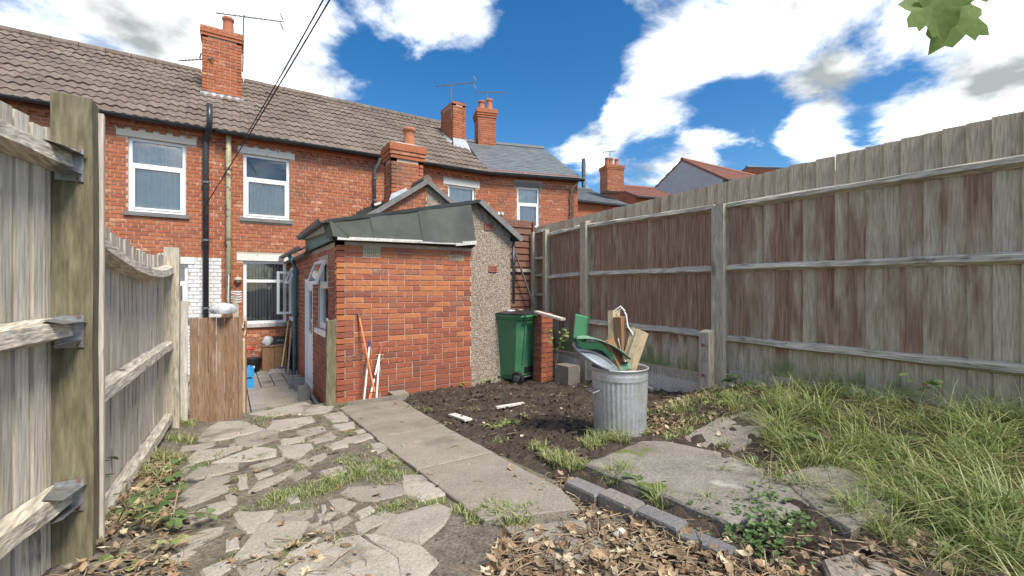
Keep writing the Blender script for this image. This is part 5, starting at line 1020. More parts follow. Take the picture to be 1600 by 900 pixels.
# ------------------------------------------------------------------ small things on the soil and by the wall
for (a, b, wd, lab) in (((775, 641), (818, 634), .05, 'longer white batten lying on the dark soil'), ((706, 652), (732, 661), .085, 'short white board offcut lying on the soil near the path')):
    p, q = G(*a), G(*b); m = MB(); m.bar(p+Vz(.03), q+Vz(.03), wd, .018); m.build('white_offcut', 'batten_white', None, lab, 'offcut')
m = MB(); p = atD(516, 625, 5.42); n = 6; rr = random.Random(9)
for k in range(n+1):
    z = -1.56+(1.17)*k/n; j = rr.uniform(-.005, .005)
    for x, y in ((-.055, -.05), (.055, -.05), (.055, .05), (-.055, .05)): m.v.append((p.x+x+j+.01*k/n, p.y+y, z+(rr.uniform(-.015, .015) if k == n else 0)))
for k in range(n):
    for q in range(4): m.face((k*4+q, k*4+(q+1) % 4, (k+1)*4+(q+1) % 4, (k+1)*4+q))
m.face((n*4, n*4+1, n*4+2, n*4+3)); m.build('old_post', 'mossy_and_gap_shade_wood', None, 'short rotting mossy post beside the outhouse corner', 'post')
def lean(name, parts, label, cat):
    t = thing(name, parts[0][1], label, cat)
    for nm, a, b, r_, mt in parts: m = MB(); m.tube([a, b], r_, 10); m.build(nm, mt, t)
wy = OY-.03; fz = -1.47
A, B = atY(560, 489, wy), atY(585, 612, 5.68); lean('rake', [('handle', B, A, .013, 'orange'), ('ferrule', A+(B-A)*.0, A+(B-A)*.06, .016, 'rust_iron')], 'orange handled garden tool leaning on the outhouse wall', 'garden tool')
A, B = atY(578, 533, wy), atY(568.5, 628, 5.66); lean('pole', [('shaft', B, A+(B-A)*.1, .012, 'white_plastic'), ('blue_grip', A+(B-A)*.1, A, .014, 'navy')], 'white pole with blue tip leaning on the outhouse wall', 'pole')
A, B = atY(597, 536, wy), atY(577, 627, 5.64); lean('litter_picker', [('shaft', B+(A-B)*.15, A+(B-A)*.2, .012, 'white_plastic'), ('grip', A+(B-A)*.2, A, .015, 'red_brick'), ('joint', A+(B-A)*.57, A+(B-A)*.63, .016, 'black_plastic'), ('orange_foot', B, B+(A-B)*.13, .019, 'orange')], 'litter picker with orange foot leaning on the outhouse wall', 'litter picker')
A, B = atY(593, 552, wy), atY(588, 626, 5.67)
t = thing('strimmer_shaft', B, 'slim white shaft with looped handle leaning right of the other tools', 'garden tool'); m = MB(); m.tube([B, A], .012, 10); m.build('shaft', 'white_plastic', t)
m = MB(); A2 = A+Vz(-.02); m.tube([A2+rt*(-.05)+Vz(.0), A2+rt*(-.045)+Vz(-.06), A2+Vz(-.09), A2+rt*.04+Vz(-.05), A2+rt*.05, A2+rt*(-.05)], .008, 8); m.build('loop_handle', 'pale_wood', t)
# ------------------------------------------------------------------ the yard
zy = -1.69
m = MB(); m.box(.60, 1.04, 10.30, 10.62, zy, -1.20); cbt = m.build('wooden_cabinet', 'brown_wood', None, 'low brown wooden cabinet under the ground floor window', 'cabinet')
m = MB(); m.box(.585, 1.055, 10.285, 10.635, -1.198, -1.17); m.build('cabinet_top', 'brown_board', cbt); m = MB(); m.box(.815, .822, 10.296, 10.2995, zy+.03, -1.22); m.build('door_gap', 'black', cbt)
m = MB(); m.box(.80, 1.05, 10.36, 10.56, -1.168, -1.01); bo = m.build('black_crate', 'black_plastic', None, 'black plastic crate on the wooden cabinet', 'crate'); m = MB(); m.box(.86, .99, 10.352, 10.3605, -1.10, -1.07); m.build('slot', 'gutter_grey', bo)
m = MB(); m.smooth = True; m.lathe((.70, 10.42, -1.168), [(lambda a: .085+.015*math.sin(3*a), 0), (lambda a: .11+.02*math.sin(4*a), .06), (lambda a: .09+.02*math.sin(3*a+1), .12), (lambda a: .04+.01*math.sin(5*a), .17), (0, .18)], 20); m.build('grey_bag', 'grey_cloth', None, 'knotted grey bag lying on the wooden cabinet', 'bag')
bk = thing('black_bucket', (.44, 10.35, zy), 'black bucket on the yard paving left of the cabinet', 'bucket'); m = MB(); m.smooth = True; m.lathe((.44, 10.35, zy), [(.0, 0), (.11, 0), (.145, .27), (.152, .28), (.14, .28), (.1, .04)], 24); m.build('tub', 'black_plastic', bk)
m = MB(); m.tube([(.30, 10.35, zy+.26), (.34, 10.33, zy+.33), (.44, 10.32, zy+.36), (.54, 10.33, zy+.33), (.58, 10.35, zy+.26)], .006, 6); m.build('bail_handle', 'steel', bk); m = MB(); m.box(.42, .46, 10.205, 10.216, zy+.09, zy+.14); m.build('paper_label', 'white_plastic', bk)
st_ = thing('red_stool', (.36, 10.45, zy), 'small red topped stool behind the black bucket', 'stool'); m = MB(); m.lathe((.36, 10.5, zy+.44), [(0, .03), (.09, .03), (.11, .015), (.1, 0), (0, 0)], 18); m.build('seat', 'red', st_)
for a in (0, 2.1, 4.2): m = MB(); m.tube([(.36+.11*math.cos(a), 10.5+.11*math.sin(a), zy), (.36+.05*math.cos(a), 10.5+.05*math.sin(a), zy+.44)], .009, 8); m.build('leg', 'steel', st_)
A, B = atY(451, 500, 10.3), atY(440, 566, 9.95); B.z = zy+.08; br = thing('broom', B, 'broom with yellow handle leaning beside the outhouse window', 'broom'); m = MB(); m.tube([B, A], .014, 10); m.build('handle', 'broom_yellow', br)
m = MB(); m.hexa([(B.x-.26, B.y-.09, zy+.005), (B.x+.05, B.y-.11, zy+.005), (B.x+.05, B.y+.03, zy+.005), (B.x-.26, B.y+.05, zy+.005), (B.x-.20, B.y-.04, zy+.09), (B.x+.04, B.y-.05, zy+.09), (B.x+.04, B.y, zy+.09), (B.x-.20, B.y+.01, zy+.09)]); m.build('bristles', 'bristle', br); m = MB(); m.box(B.x-.05, B.x+.04, B.y-.05, B.y, zy+.09, zy+.12); m.build('head', 'navy', br)
p = atZ(388, 607, zy)
for k, lab in ((0, 'lower of two blue plastic packs stacked behind the trellis'), (1, 'upper of two blue plastic packs stacked behind the trellis')):
    m = MB(); x0 = p.x-.045; m.hexa([(x0, p.y, zy+k*.19), (x0+.13, p.y, zy+k*.19), (x0+.12, p.y+.14, zy+k*.19), (x0, p.y+.14, zy+k*.19), (x0+.01, p.y+.01, zy+k*.19+.15), (x0+.125, p.y+.01, zy+k*.19+.16), (x0+.115, p.y+.12, zy+k*.19+.16), (x0+.01, p.y+.12, zy+k*.19+.15)])
    b_ = m.build('blue_pack', 'blue', None, lab, 'pack'); m = MB(); m.tube([(x0+.06, p.y+.06, zy+k*.19+.152), (x0+.06, p.y+.06, zy+k*.19+.186)], .03, 12); m.build('cap', 'blue', b_)
for i, (x, y, r_, lab) in enumerate(((.98, 8.30, .2, 'upright dark brick by the door, nearest the downpipe'), (1.03, 8.05, -.1, 'upright dark brick by the door, middle one'), (1.00, 7.35, .1, 'upright dark brick nearest the paving step beside the white hose'))):
    m = MB(); m.box(-.105, .05, -.035, .035, 0, .215, M=Matrix.Translation((x, y, zy))@Matrix.Rotation(r_, 4, 'Z')); m.build('loose_brick', 'dark_stone', None, lab, 'brick')
m = MB(); m.smooth = True; m.tube([(1.09, 9.0, zy+.16), (1.04, 8.7, zy+.12), (1.05, 8.2, zy+.10), (1.09, 7.6, zy+.06), (1.08, 7.0, zy+.04), (1.10, 6.35, zy+.03)], .025, 10); m.build('waste_hose', 'gutter_grey', None, 'grey waste hose lying along the foot of the outhouse wall', 'hose')
m = MB(); m.bar(atY(455, 512, 10.1), Vector((1.0, 9.75, zy)), .10, .02, up=(1, 0, 0)); m.build('grey_plank', 'post_wood', None, 'grey plank leaning behind the teal downpipe', 'plank')
# hooks, bundle and line prop on the brown panel
m = MB(); m.smooth = True; p = atD(349, 487, 4.85); rr = random.Random(14)
m.lathe(p+Vz(-.02), [(lambda a: .10+.02*math.sin(3*a), 0), (lambda a: .12+.025*math.sin(4*a+1), .05), (lambda a: .08+.02*math.sin(5*a), .10), (0, .12)], 18); m.build('cloth_bundle', 'grey_cloth', None, 'grey and white cloth bundle on top of the brown board panel', 'bundle')
pr_ = thing('line_prop', atZ(366, 620, -1.55), 'wooden clothes prop with white cord wound round its top behind the brown panel', 'clothes prop'); A, B = atD(368, 462, 5.3), atD(372, 640, 5.4); m = MB(); m.bar(B, A, .06, .03); m.build('prop', 'post_wood', pr_)
m = MB()
for k in range(5): q = A+Vz(.05-.03*k); m.tube([q+rt*(-.05)+Vz(.01*(k % 2)), q+rt*.04+Vz(-.01), q+rt*.05+fw*.04, q+rt*(-.04)+fw*.04, q+rt*(-.05)], .006, 6)
m.tube([A+rt*(-.04)+Vz(-.1), A+rt*(-.08)+Vz(-.2), A+rt*(-.09)+Vz(-.05), A+rt*(-.08)+Vz(.25)], .006, 6); m.build('cord', 'white_plastic', pr_)
m = MB(); p = atY(372, 437, 10.74); m.lathe(p, [(0, .06), (.06, .05), (.07, 0), (.03, -.06), (0, -.06)], 14); m.build('outside_lamp', 'air_brick_buff', None, 'cream outside lamp fixed to the house wall left of the window', 'lamp')
# ------------------------------------------------------------------ aerials and wires
def aerial(base, top, boom_dir, L, n, label, el=.16, back=True, tilt=0.):
    t = thing('television_aerial', base, label, 'aerial'); base, top = Vector(base), Vector(top); m = MB(); m.tube([base, top], .016, 8); m.build('mast', 'aerial', t)
    d = Vector(boom_dir).normalized(); s = d.cross(Vector((0, 0, 1))).normalized(); a = top-d*L*.4+Vz(-.03); m = MB(); m.bar(a, a+d*L, .022, .022); m.build('boom', 'aerial', t)
    for i in range(n): q = a+d*(L*(.03+.85*i/max(1, n-1)))+Vz(.015); m = MB(); m.tube([q-s*el/2+Vz(el*.35*tilt), q, q+s*el/2+Vz(el*.35*tilt)], .006, 5); m.build('element', 'aerial', t)
    if back:
        q = a+d*L*.97
        for dz in (-.12, .12): m = MB(); m.bar(q+Vz(dz)-s*.14, q+Vz(dz)+s*.14, .012, .05); m.build('reflector', 'aerial', t)
b0 = Vector((.32, 12.75, 5.3)); aerial(b0, (.34, 12.75, 6.70), rt*1+fw*.25, 1.5, 12, 'tall aerial on the mast beside the left chimney', .2)
aerial((-.52, 12.8, 5.55), (-.55, 12.8, 5.42), -rt+fw*.1, .9, 9, 'low aerial on the left side of the left chimney', .14, False)
aerial((5.80, 12.5, 5.2), (5.80, 12.5, 6.28), rt*1-fw*.2, 1.30, 12, 'aerial on the mast beside the plain square chimney', .16)
p = Vector((7.75, 13.7, 6.2)); aerial(p, p+Vz(.75), rt, 1.1, 12, 'aerial above the twin pot chimney of the end house', .16, False)
p = atD(953, 262, 23.); aerial(p, atD(953, 236, 23), -rt+fw*.3, .7, 5, 'aerial above the far triple pot chimney', .4)
p = atD(1267, 240, 34.); aerial(p, atD(1268, 203, 34), -rt+fw*.4, .5, 3, 'aerial on the far grey roof above the fence', .3, False)
for a, b, lab in ((atY(318, 326, 10.74), atD(514, -12, 5.), 'overhead cable running from the facade over the garden, right one'), (atY(376, 226, 10.74), atD(503, -10, 5.2), 'overhead cable running from the facade over the garden, left one')):
    m = MB(); n = 12; ext = a+(b-a)*1.9
    m.tube([a+(ext-a)*(k/n)+Vz(-.10*math.sin(math.pi*k/n)) for k in range(n+1)], .009, 6); m.build('overhead_cable', 'cable', None, lab, 'cable')
# ------------------------------------------------------------------ vegetation and litter
RG = np.random.default_rng(5)
def blades(name, spots, label, mat='grass', cat='grass', lo=.3):
    """spots: (x, y, radius, count, height, width, droop, lean xy). One mesh of curved blades"""
    V = []; Fc = []; Rv = []; nb = 0
    for (x, y, rad, n, h, wd, droop, lx, ly) in spots:
        n = int(n); a = RG.uniform(0, 2*np.pi, n); r = rad*np.sqrt(RG.uniform(0, 1, n)); bx = x+r*np.cos(a); by = y+r*np.sin(a); bz = np.array([zg(p, q) for p, q in zip(bx, by)])-.01
        th = RG.uniform(0, 2*np.pi, n); H = h*RG.uniform(lo, 1.1, n); dr = droop*RG.uniform(.4, 1.3, n); w_ = wd*RG.uniform(.6, 1.2, n)
        dx = np.cos(th)+lx; dy = np.sin(th)+ly; L = np.hypot(dx, dy)+1e-6; dx /= L; dy /= L; px, py = -dy, dx
        col = np.clip(RG.normal(.43, .25, n), .02, .99)
        for i in range(n):
            b = len(V)
            for t in (0, .35, .7):
                o = dr[i]*H[i]*t*t; z = H[i]*(t-.42*dr[i]*t*t*t); k = w_[i]*(1-.45*t)/2
                V.append((bx[i]+dx[i]*o-px[i]*k, by[i]+dy[i]*o-py[i]*k, bz[i]+z)); V.append((bx[i]+dx[i]*o+px[i]*k, by[i]+dy[i]*o+py[i]*k, bz[i]+z))
            V.append((bx[i]+dx[i]*dr[i]*H[i], by[i]+dy[i]*dr[i]*H[i], bz[i]+H[i]*(1-.42*dr[i])))
            Fc += [(b, b+1, b+3, b+2), (b+2, b+3, b+5, b+4), (b+4, b+5, b+6)]; Rv += [col[i]]*3
    m = MB(); m.v = V; m.f = Fc; m.m = [0]*len(Fc); m.r = Rv; return m.build(name, mat, None, label, cat, kind='stuff')
def at(u, v): p = G(u, v); return p.x, p.y
S = []
for (u, v, rad, n, h) in [(455, 775, .13, 260, .07), (500, 765, .14, 300, .08), (540, 748, .15, 330, .09), (580, 735, .15, 320, .09), (615, 725, .12, 220, .07), (430, 785, .12, 220, .06), (470, 800, .1, 160, .05), (545, 720, .12, 190, .06), (600, 750, .12, 190, .06),
     (395, 668, .14, 140, .06), (415, 655, .16, 170, .07), (430, 648, .1, 90, .06), (500, 652, .13, 110, .06), (510, 665, .12, 90, .05), (375, 665, .12, 100, .05), (450, 672, .1, 60, .04), (330, 715, .12, 160, .07), (310, 725, .1, 110, .06), (375, 750, .05, 90, .06), (365, 770, .05, 70, .05),
     (505, 705, .1, 60, .05), (430, 725, .1, 60, .04), (470, 735, .1, 90, .05), (390, 800, .1, 90, .05), (350, 790, .1, 70, .04), (450, 855, .05, 80, .06), (530, 850, .06, 70, .06), (440, 890, .05, 50, .05), (360, 875, .05, 40, .05),
     (640, 790, .08, 160, .06), (600, 800, .07, 120, .06), (680, 790, .06, 110, .07), (690, 760, .06, 70, .05), (720, 800, .06, 120, .07), (560, 685, .08, 60, .05), (590, 700, .08, 90, .05), (625, 745, .07, 120, .06), (655, 735, .05, 80, .06), (530, 690, .07, 60, .05), (350, 690, .15, 90, .04), (480, 690, .1, 50, .04)]:
    S.append((*at(u, v), rad, n*1.25, h*.9, .0055, .8, 0, 0))
for (u, v) in [(x, y) for x in range(300, 660, 26) for y in range(655, 800, 22)]:
    if random.random() < .75: S.append((*at(u+random.uniform(-10, 10), v+random.uniform(-8, 8)), .12, 42, .034, .0045, .8, 0, 0))
blades('grass', S, 'short tufts of grass growing between the crazy paving stones')
S = []
for (u, v, rad, n, h) in [(280, 690, .12, 200, .12), (262, 720, .12, 220, .12), (245, 745, .12, 200, .12), (290, 665, .08, 120, .14), (300, 650, .05, 60, .18), (230, 780, .12, 120, .10), (345, 652, .06, 60, .12), (420, 640, .05, 50, .08), (205, 810, .12, 90, .1)]: S.append((*at(u, v), rad, n, h, .006, .8, 0, 0))
for (u, v, rad, n, h) in [(800, 815, .09, 240, .11), (770, 805, .07, 160, .09), (830, 805, .07, 130, .08), (745, 815, .06, 110, .08), (880, 725, .09, 220, .12), (860, 715, .08, 150, .10), (905, 735, .07, 140, .11), (840, 700, .08, 110, .09), (925, 700, .1, 160, .14), (945, 690, .1, 150, .16), (970, 692, .07, 90, .18), (1000, 680, .08, 100, .15), (960, 755, .05, 90, .17), (975, 745, .05, 70, .16),
     (1030, 790, .035, 40, .18), (1100, 790, .03, 30, .15), (1130, 745, .03, 30, .14), (1180, 735, .05, 60, .16), (1130, 700, .04, 50, .12), (1050, 690, .05, 60, .1), (1070, 680, .08, 90, .12), (1060, 640, .1, 110, .15), (1090, 630, .12, 110, .14), (1150, 620, .12, 120, .12), (700, 690, .1, 120, .04), (660, 640, .12, 100, .05), (730, 640, .15, 80, .04), (800, 660, .1, 60, .05), (1180, 660, .1, 80, .1), (780, 690, .1, 70, .05)]: S.append((*at(u, v), rad, n, h, .0065, .95, 0, 0))
blades('grass', S, 'clumps of grass round the dustbin, the path edge and the left fence foot')
S = []; TH = []
for i in range(130):
    x = RG.uniform(2.0, 4.5); y = RG.uniform(.0, 2.3)
    if x-2.2 < (y-.6)*1.0 and x < 3.5: continue
    near = max(0, x-3.0)/1.5; S.append((x, y, RG.uniform(.05, .16), 100, RG.uniform(.10, .30)+.18*near*RG.random(), .0046, 1.1, -.25, .15)); TH.append((x, y, .2, 40, .10, .0035, 1.6, 0, 0))
for i in range(34):
    x = RG.uniform(2.4, 4.4); y = RG.uniform(.1, 1.9)
    if x-2.3 > (y-.6)*1.0: S.append((x, y, .07, 70, RG.uniform(.28, .46), .006, 1.2, RG.uniform(-.6, .2), RG.uniform(-.4, .4)))
for i in range(26):
    x = RG.uniform(3.2, 4.45); y = RG.uniform(1.6, 3.0); S.append((x, y, .15, 40, RG.uniform(.08, .20), .0065, 1.1, -.2, 0))
for (u, v, n, h) in [(1240, 730, 60, .20), (1215, 760, 50, .2), (1260, 770, 60, .2), (1420, 760, 70, .30), (1430, 800, 60, .26), (1500, 740, 60, .26), (1560, 800, 60, .28), (1540, 850, 70, .26), (1590, 870, 60, .24), (1390, 720, 60, .24), (1350, 700, 50, .2), (1480, 830, 60, .24), (1330, 800, 60, .2)]: S.append((*at(u, v), .07, n, h, .0065, 1.15, -.1, 0))
blades('long_grass', S, 'long rough grass flopping over the bed below the right fence')
S = []
for i in range(40): S.append((RG.uniform(2.2, 4.5), RG.uniform(.1, 2.6), .2, 5, RG.uniform(.15, .38), .004, .7, 0, 0))
def straw(mat): return blades('dry_stalks', S, 'dry straw coloured stalks standing among the long grass', mat, 'dry stalks')
straw('twig'); plant_spots = []
for i in range(6):
    x, y = RG.uniform(2.5, 4.4), RG.uniform(.3, 2.5)
    if x-1.9 < (y-.6)*1.0: x = min(4.4, x+1.2)
    plant_spots.append((x, y))
plant_spots.sort(key=lambda q: q[0]*SN+q[1]*CS)
blades('dead_thatch', TH, 'flattened dead straw matted under the long grass', 'litter', 'dead grass')
# leaves and twigs on the ground
def leaf_outline(k):
    return [(0, 0), (.18, .22), (.30, .5), (.16, .8), (0, 1), (-.16, .8), (-.30, .5), (-.18, .22)] if k == 0 else [(0, 0), (.12, .1), (.42, .12), (.30, .35), (.5, .6), (.22, .66), (0, 1), (-.22, .66), (-.5, .6), (-.30, .35), (-.42, .12), (-.12, .1)]
def litter(name, regions, label, mats=('litter', 'twig')):
    m = MB(); rr = random.Random(17)
    for (x0, x1, y0, y1, nl, nt_, thick, test) in regions:
        for _ in range(nl):
            x, y = rr.uniform(x0, x1), rr.uniform(y0, y1)
            if test and not test(x, y): continue
            s = rr.uniform(.016, .062); ol = leaf_outline(1 if rr.random() < .35 else 0); Mx = Matrix.Translation((x, y, zg(x, y)+rr.uniform(.004, .004+thick)))@Matrix.Rotation(rr.uniform(0, 6.28), 4, 'Z')@Matrix.Rotation(rr.gauss(0, .45), 4, 'X')@Matrix.Rotation(rr.gauss(0, .4), 4, 'Y'); cu = rr.uniform(-.5, .9)
            b = len(m.v); m.v += [tuple(Mx@Vector((p*s, q*s, s*cu*(abs(p)*.8+(q-.5)**2)))) for p, q in ol]; m.v.append(tuple(Mx@Vector((0, .5*s, -.06*s)))); n = len(ol); r = rr.random()
            for i in range(n): m.face((b+i, b+(i+1) % n, b+n), 0, r+.001)
        for _ in range(nt_):
            x, y = rr.uniform(x0, x1), rr.uniform(y0, y1)
            if test and not test(x, y): continue
            a = rr.uniform(0, 6.28); L = rr.uniform(.03, .16); z = zg(x, y)+rr.uniform(.004, .006+thick); d = Vector((math.cos(a)*L, math.sin(a)*L, rr.gauss(0, .012))); p = Vector((x, y, z)); bd = Vector((rr.gauss(0, .008), rr.gauss(0, .008), rr.uniform(0, .01)))
            m.tube([p, p+d*.5+bd, p+d], rr.uniform(.0012, .0032), 4, 1, rr.random()+.001, caps=False)
    return m.build(name, list(mats), None, label, 'leaf litter', kind='stuff')
pile = lambda x, y: x < 1.80+.05*math.sin(y*9) and (y < 1.62+.12*math.sin(x*7)-.55*max(0, .95-x))
litter('leaf_litter', [(.62, 1.80, .7, 1.85, 2500, 1500, .045, pile), (1.45, 1.75, 1.0, 2.2, 260, 160, .02, None), (1.80, 2.6, .5, 1.2, 420, 160, .03, lambda x, y: x+y < 3.1)], 'brown leaf and twig litter heaped beside the edging bricks')
litter('leaf_litter', [(-.50, -.1, 1.7, 4.2, 700, 380, .03, lambda x, y: x < -.12-.09*(y-2)), (.0, .5, 1.6, 2.3, 120, 60, .02, None)], 'dead leaves and twigs along the foot of the left fence')
litter('leaf_litter', [(3.0, 4.5, 2.2, 3.2, 420, 160, .02, None), (2.7, 3.5, 2.35, 2.75, 220, 60, .015, None), (2.0, 4.4, .2, 2.2, 300, 120, .02, None), (1.75, 4.3, 3.0, 5.7, 130, 90, .006, None), (0., 1.7, 2.0, 5.6, 150, 90, .03, None)], 'thin scatter of dry leaves over the soil and the slabs')
def stones(name, n, x0, x1, y0, y1, s0, s1, mat, label, cat, test=None):
    m = MB(); rr = random.Random(n)
    B8 = [Vector(v).normalized() for v in ((1, 0, 0), (-1, 0, 0), (0, 1, 0), (0, -1, 0), (0, 0, 1), (0, 0, -1))]; FT = [(0, 2, 4), (2, 1, 4), (1, 3, 4), (3, 0, 4), (2, 0, 5), (1, 2, 5), (3, 1, 5), (0, 3, 5)]
    for _ in range(n):
        x, y = rr.uniform(x0, x1), rr.uniform(y0, y1)
        if test and not test(x, y): continue
        s = s0+(s1-s0)*rr.random()**3; c = Vector((x, y, zg(x, y)+s*.25)); b = len(m.v); Rm = Matrix.Rotation(rr.uniform(0, 6), 3, (rr.random()-.5, rr.random()-.5, rr.random()))
        for v in B8: m.v.append(tuple(c+Rm@Vector((v.x*s*rr.uniform(.6, 1.2), v.y*s*rr.uniform(.6, 1.2), v.z*s*rr.uniform(.4, .8)))))
        r = rr.random()
        for f in FT: m.face(tuple(b+i for i in f), 0, r+.001)
    return m.build(name, mat, None, label, cat, kind='stuff')
stones('soil_clods', 4200, 1.7, 4.45, 2.4, 5.92, .005, .032, 'clod', 'loose clods and chips over the dark soil bed', 'soil')
stones('soil_clods', 2400, -.45, 1.1, 1.4, 5.7, .003, .014, 'clod', 'small grit between the crazy paving stones', 'soil')
for u, v, s in ((969, 843, .035), (948, 880, .022), (985, 862, .022), (1312, 818, .016), (965, 868, .02)):
    p = G(u, v); m = MB(); rr = random.Random(u); m.lathe(p+Vz(.02), [(0, -.5*s), (lambda a: s*(.8+.2*math.sin(3*a+u)), -.2*s), (lambda a: s*(.9+.2*math.sin(2*a+u)), .3*s), (lambda a: s*(.5+.1*math.sin(4*a)), .8*s), (0, .9*s)], 9)
    m.build('white_stone', 'render_white', None, {969: 'largest white lump of rubble in the leaf litter', 948: 'white rubble lump nearest the bottom edge in the litter', 985: 'pale flat lump right of the white rubble', 1312: 'small white pebble in the long grass', 965: 'pale lump just below the largest white rubble'}[u], 'stone')
# broad-leaved plants: each leaf a piece
LEAF = {}
def leaf_mesh(mat, k):
    if (mat, k) in LEAF: return LEAF[mat, k]
    m = MB(); ol = {'oval': [(0, 0), (.2, .15), (.32, .45), (.2, .8), (0, 1), (-.2, .8), (-.32, .45), (-.2, .15)], 'round': [(.08, 0), (.35, .05), (.52, .4), (.4, .8), (0, 1), (-.4, .8), (-.52, .4), (-.35, .05), (-.08, 0)],
       'maple': [(0, 0), (.14, .0), (.34, -.12), (.44, .04), (.62, .06), (.60, .22), (.54, .30), (.72, .38), (.80, .54), (.62, .60), (.60, .70), (.40, .66), (.36, .76), (.30, .90), (.16, .92), (0, 1.10), (-.16, .92), (-.30, .90), (-.36, .76), (-.40, .66), (-.60, .70), (-.62, .60), (-.80, .54), (-.72, .38), (-.54, .30), (-.60, .22), (-.62, .06), (-.44, .04), (-.34, -.12), (-.14, .0)]}[k]
    n = len(ol); m.v = [(p, q, .10*abs(p)+.12*q*(1-q)*2-.25*(q-.5)**2) for p, q in ol]+[(0, .42, .02)]
    for i in range(n): m.face((i, (i+1) % n, n))
    m.smooth = True; LEAF[mat, k] = m.mesh('leaf', [mat]); return LEAF[mat, k]
def plant(base, stems, mat, shape, size, label, seed, spread=.2, hgt=.2, per=5, cat='plant', name='weed'):
    rr = random.Random(seed); base = Vector(base); t = thing(name, base, label, cat); me = leaf_mesh(mat, shape)
    for s in range(stems):
        a = rr.uniform(0, 6.28); d = Vector((math.cos(a), math.sin(a), 0)); L = spread*rr.uniform(.5, 1.1); H = hgt*rr.uniform(.5, 1.1); pts = [base+d*L*q+Vz(H*math.sin(q*1.7)) for q in (0, .35, .7, 1)]
        m = MB(); m.tube(pts, [.004, .0035, .003, .002], 5); m.build('stem', 'twig', t)
        for k in range(per):
            q = .25+.75*(k+1)/per; p = base+d*L*q+Vz(H*math.sin(q*1.7)); yaw = a+(rr.uniform(.5, 1.4)*(1 if k % 2 else -1) if k < per-1 else 0)
            shared('leaf', me, t, p, (rr.uniform(-.5, .25), rr.uniform(-.4, .4), yaw-math.pi/2), [size*rr.uniform(.6, 1.15)]*3)
    return t
gp_ = lambda u, v: G(u, v)
plant(gp_(110, 815)+Vz(.10), 3, 'ivy', 'oval', .075, 'leafy bramble shoot climbing the nearest left rail by the mossy post', 1, .16, .16, 5)
plant(gp_(175, 835), 3, 'ivy', 'oval', .07, 'bramble shoot at the foot of the mossy left post', 2, .16, .20, 4)
plant(gp_(270, 810), 4, 'ivy', 'oval', .075, 'glossy green bramble sprawling over the left paving', 3, .26, .13, 5)
plant(gp_(265, 752), 3, 'ivy', 'oval', .07, 'bramble shoot under the second left fence bay', 4, .20, .10, 4)
plant(gp_(215, 865), 4, 'grass', 'round', .035, 'low grey-green weed at the bottom left among dead leaves', 5, .16, .05, 7)
for i, (u, v, sz, lab) in enumerate(((625, 606, .05, 'lime green weed at the wall foot nearest the garden tools'), (690, 596, .05, 'lime green weed midway along the outhouse wall foot'), (735, 593, .05, 'lime green weed at the join of brick and pebbledash'), (757, 597, .06, 'lime green weed just left of the green bin'), (715, 603, .05, 'lime green weed spreading on the soil before the outhouse wall'), (655, 604, .045, 'small lime weed right of the edging block'))):
    plant(gp_(u, v), 6, 'lime_leaf', 'oval', sz, lab, 20+i, .22, .09, 6)
plant(gp_(775, 668), 5, 'lime_leaf', 'oval', .07, 'broad leaved seedling on the soil beside the path', 31, .10, .05, 3)
plant(gp_(692, 668), 4, 'ivy', 'oval', .04, 'small weed on the path edge right of the short white offcut', 32, .09, .05, 3)
plant(gp_(820, 650), 5, 'grass', 'oval', .05, 'grey-green rosette on the soil below the longer white batten', 33, .12, .05, 3)
plant(atD(868, 575, 6.2), 4, 'lime_leaf', 'oval', .09, 'yellowing sapling in front of the brick pier', 34, .16, .55, 5)
plant(atD(1150, 606, 4.6), 5, 'ivy', 'oval', .08, 'green weed growing at the base of the tall fence post', 35, .14, .16, 4)
plant(gp_(1012, 768), 5, 'ivy', 'round', .04, 'bluish green weed between edging bricks and slab', 36, .09, .06, 4)
plant(gp_(1235, 700), 4, 'ivy', 'oval', .11, 'dock with large leaves at the grass edge by the fence', 37, .16, .12, 3)
plant(gp_(1440, 640), 3, 'lime_leaf', 'oval', .10, 'yellow leaved sprig against the right fence foot', 38, .10, .26, 3)
for i, (x, y) in enumerate(plant_spots): plant((x, y, zg(x, y)), 4, 'ivy' if i % 2 else 'lime_leaf', 'oval', .055, 'small broad leaved weed in the long grass, '+['nearest to the camera', 'second nearest to the camera', 'third nearest to the camera', 'third farthest from the camera', 'second farthest from the camera', 'farthest from the camera'][i], 60+i, .12, .09, 4)['group'] = 'weeds in the long grass'
S2 = MB(); rr = random.Random(40)
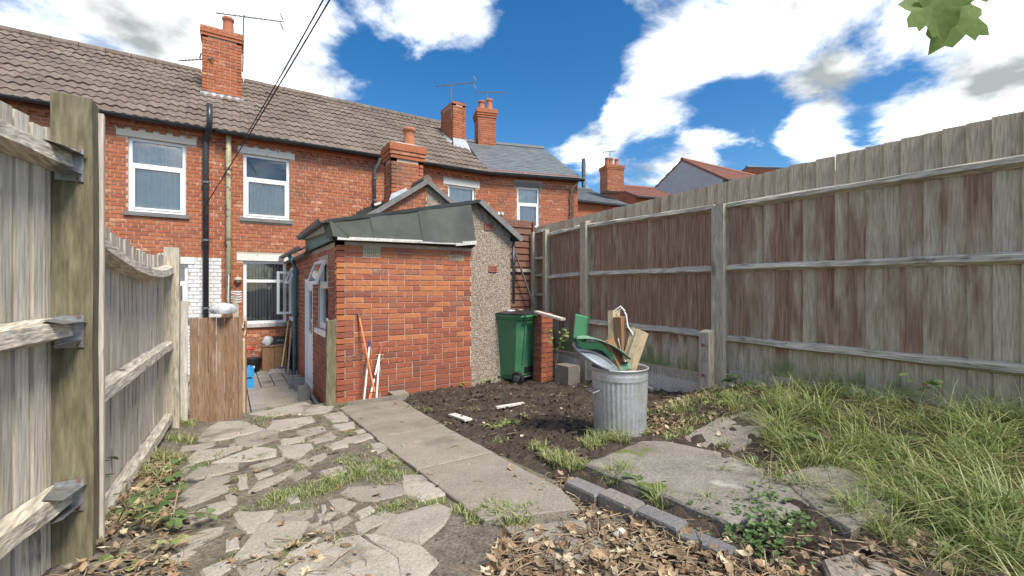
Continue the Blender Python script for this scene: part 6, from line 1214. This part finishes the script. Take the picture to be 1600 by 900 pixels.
for _ in range(420):
    q = rr.random(); u, v = 1190+rr.gauss(0, 42), 830+rr.gauss(0, 30); p = G(u, v)
    if p.x < 1.80: continue
    s = rr.uniform(.007, .017); b = len(S2.v); Mx = Matrix.Translation(p+Vz(rr.uniform(.01, .07)))@Matrix.Rotation(rr.uniform(0, 6.28), 4, 'Z')@Matrix.Rotation(rr.gauss(0, .4), 4, 'X'); r = rr.random()
    S2.v += [tuple(Mx@Vector((math.cos(k*.785)*s, math.sin(k*.785)*s, .15*s*(k % 2)))) for k in range(8)]+[tuple(Mx@Vector((0, 0, -.2*s)))]
    for k in range(8): S2.face((b+k, b+(k+1) % 8, b+8), 0, r+.001)
S2.build('ground_ivy', 'ivy', None, 'mat of small round leaved creeper beside the last edging brick', 'ground cover', kind='stuff')
# maple hanging into the top right corner; its trunk stands outside the picture
mt_ = thing('maple_tree', (3.0, -1.5, zg(3, -1.5)), 'maple leaves hanging into the top right corner on a thin twig', 'tree')
m = MB(); m.smooth = True; m.tube([(3.0, -1.5, -1.1), (3.02, -1.5, .6), (2.96, -1.46, 2.2), (2.9, -1.4, 3.6)], [.12, .10, .08, .04], 12); m.build('trunk', 'bark', mt_)
m = MB(); m.smooth = True; m.tube([(2.97, -1.47, 1.9), (2.3, -.7, 1.75), (1.7, -.05, 1.25), (1.40, .24, .92), (1.30, .30, .80)], [.035, .025, .014, .007, .004], 8); m.build('branch', 'bark', mt_)
me = leaf_mesh('maple', 'maple'); fwv = Vector((SN, CS, 0))
for u, v, d_, sz, yaw, rx, rz in ((1440, -18, .95, .115, 2.6, -.2, .3), (1490, -12, .97, .125, 3.4, .3, -.2), (1462, -40, 1.0, .11, 3.0, .1, .4), (1525, -35, 1.02, .10, 3.9, -.2, 0)):
    p = atD(u, v, d_); X = rt*math.cos(rz)+Vz(math.sin(rz)); dn = (Vz(-1)*math.cos(yaw-3.1)+rt*math.sin(yaw-3.1)*-1).normalized(); nrm_ = (-fwv*.85+Vz(.5)+rt*rx).normalized(); Xa = dn.cross(nrm_).normalized(); nn = Xa.cross(dn).normalized()
    shared('leaf', me, mt_, p, Matrix((Xa, dn, nn)).transposed().to_euler(), [sz]*3)
    m = MB(); m.tube([p, p+Vz(.05)+rt*.01, (1.32, .29, .82)], .0016, 5); m.build('leaf_stalk', 'twig', mt_)
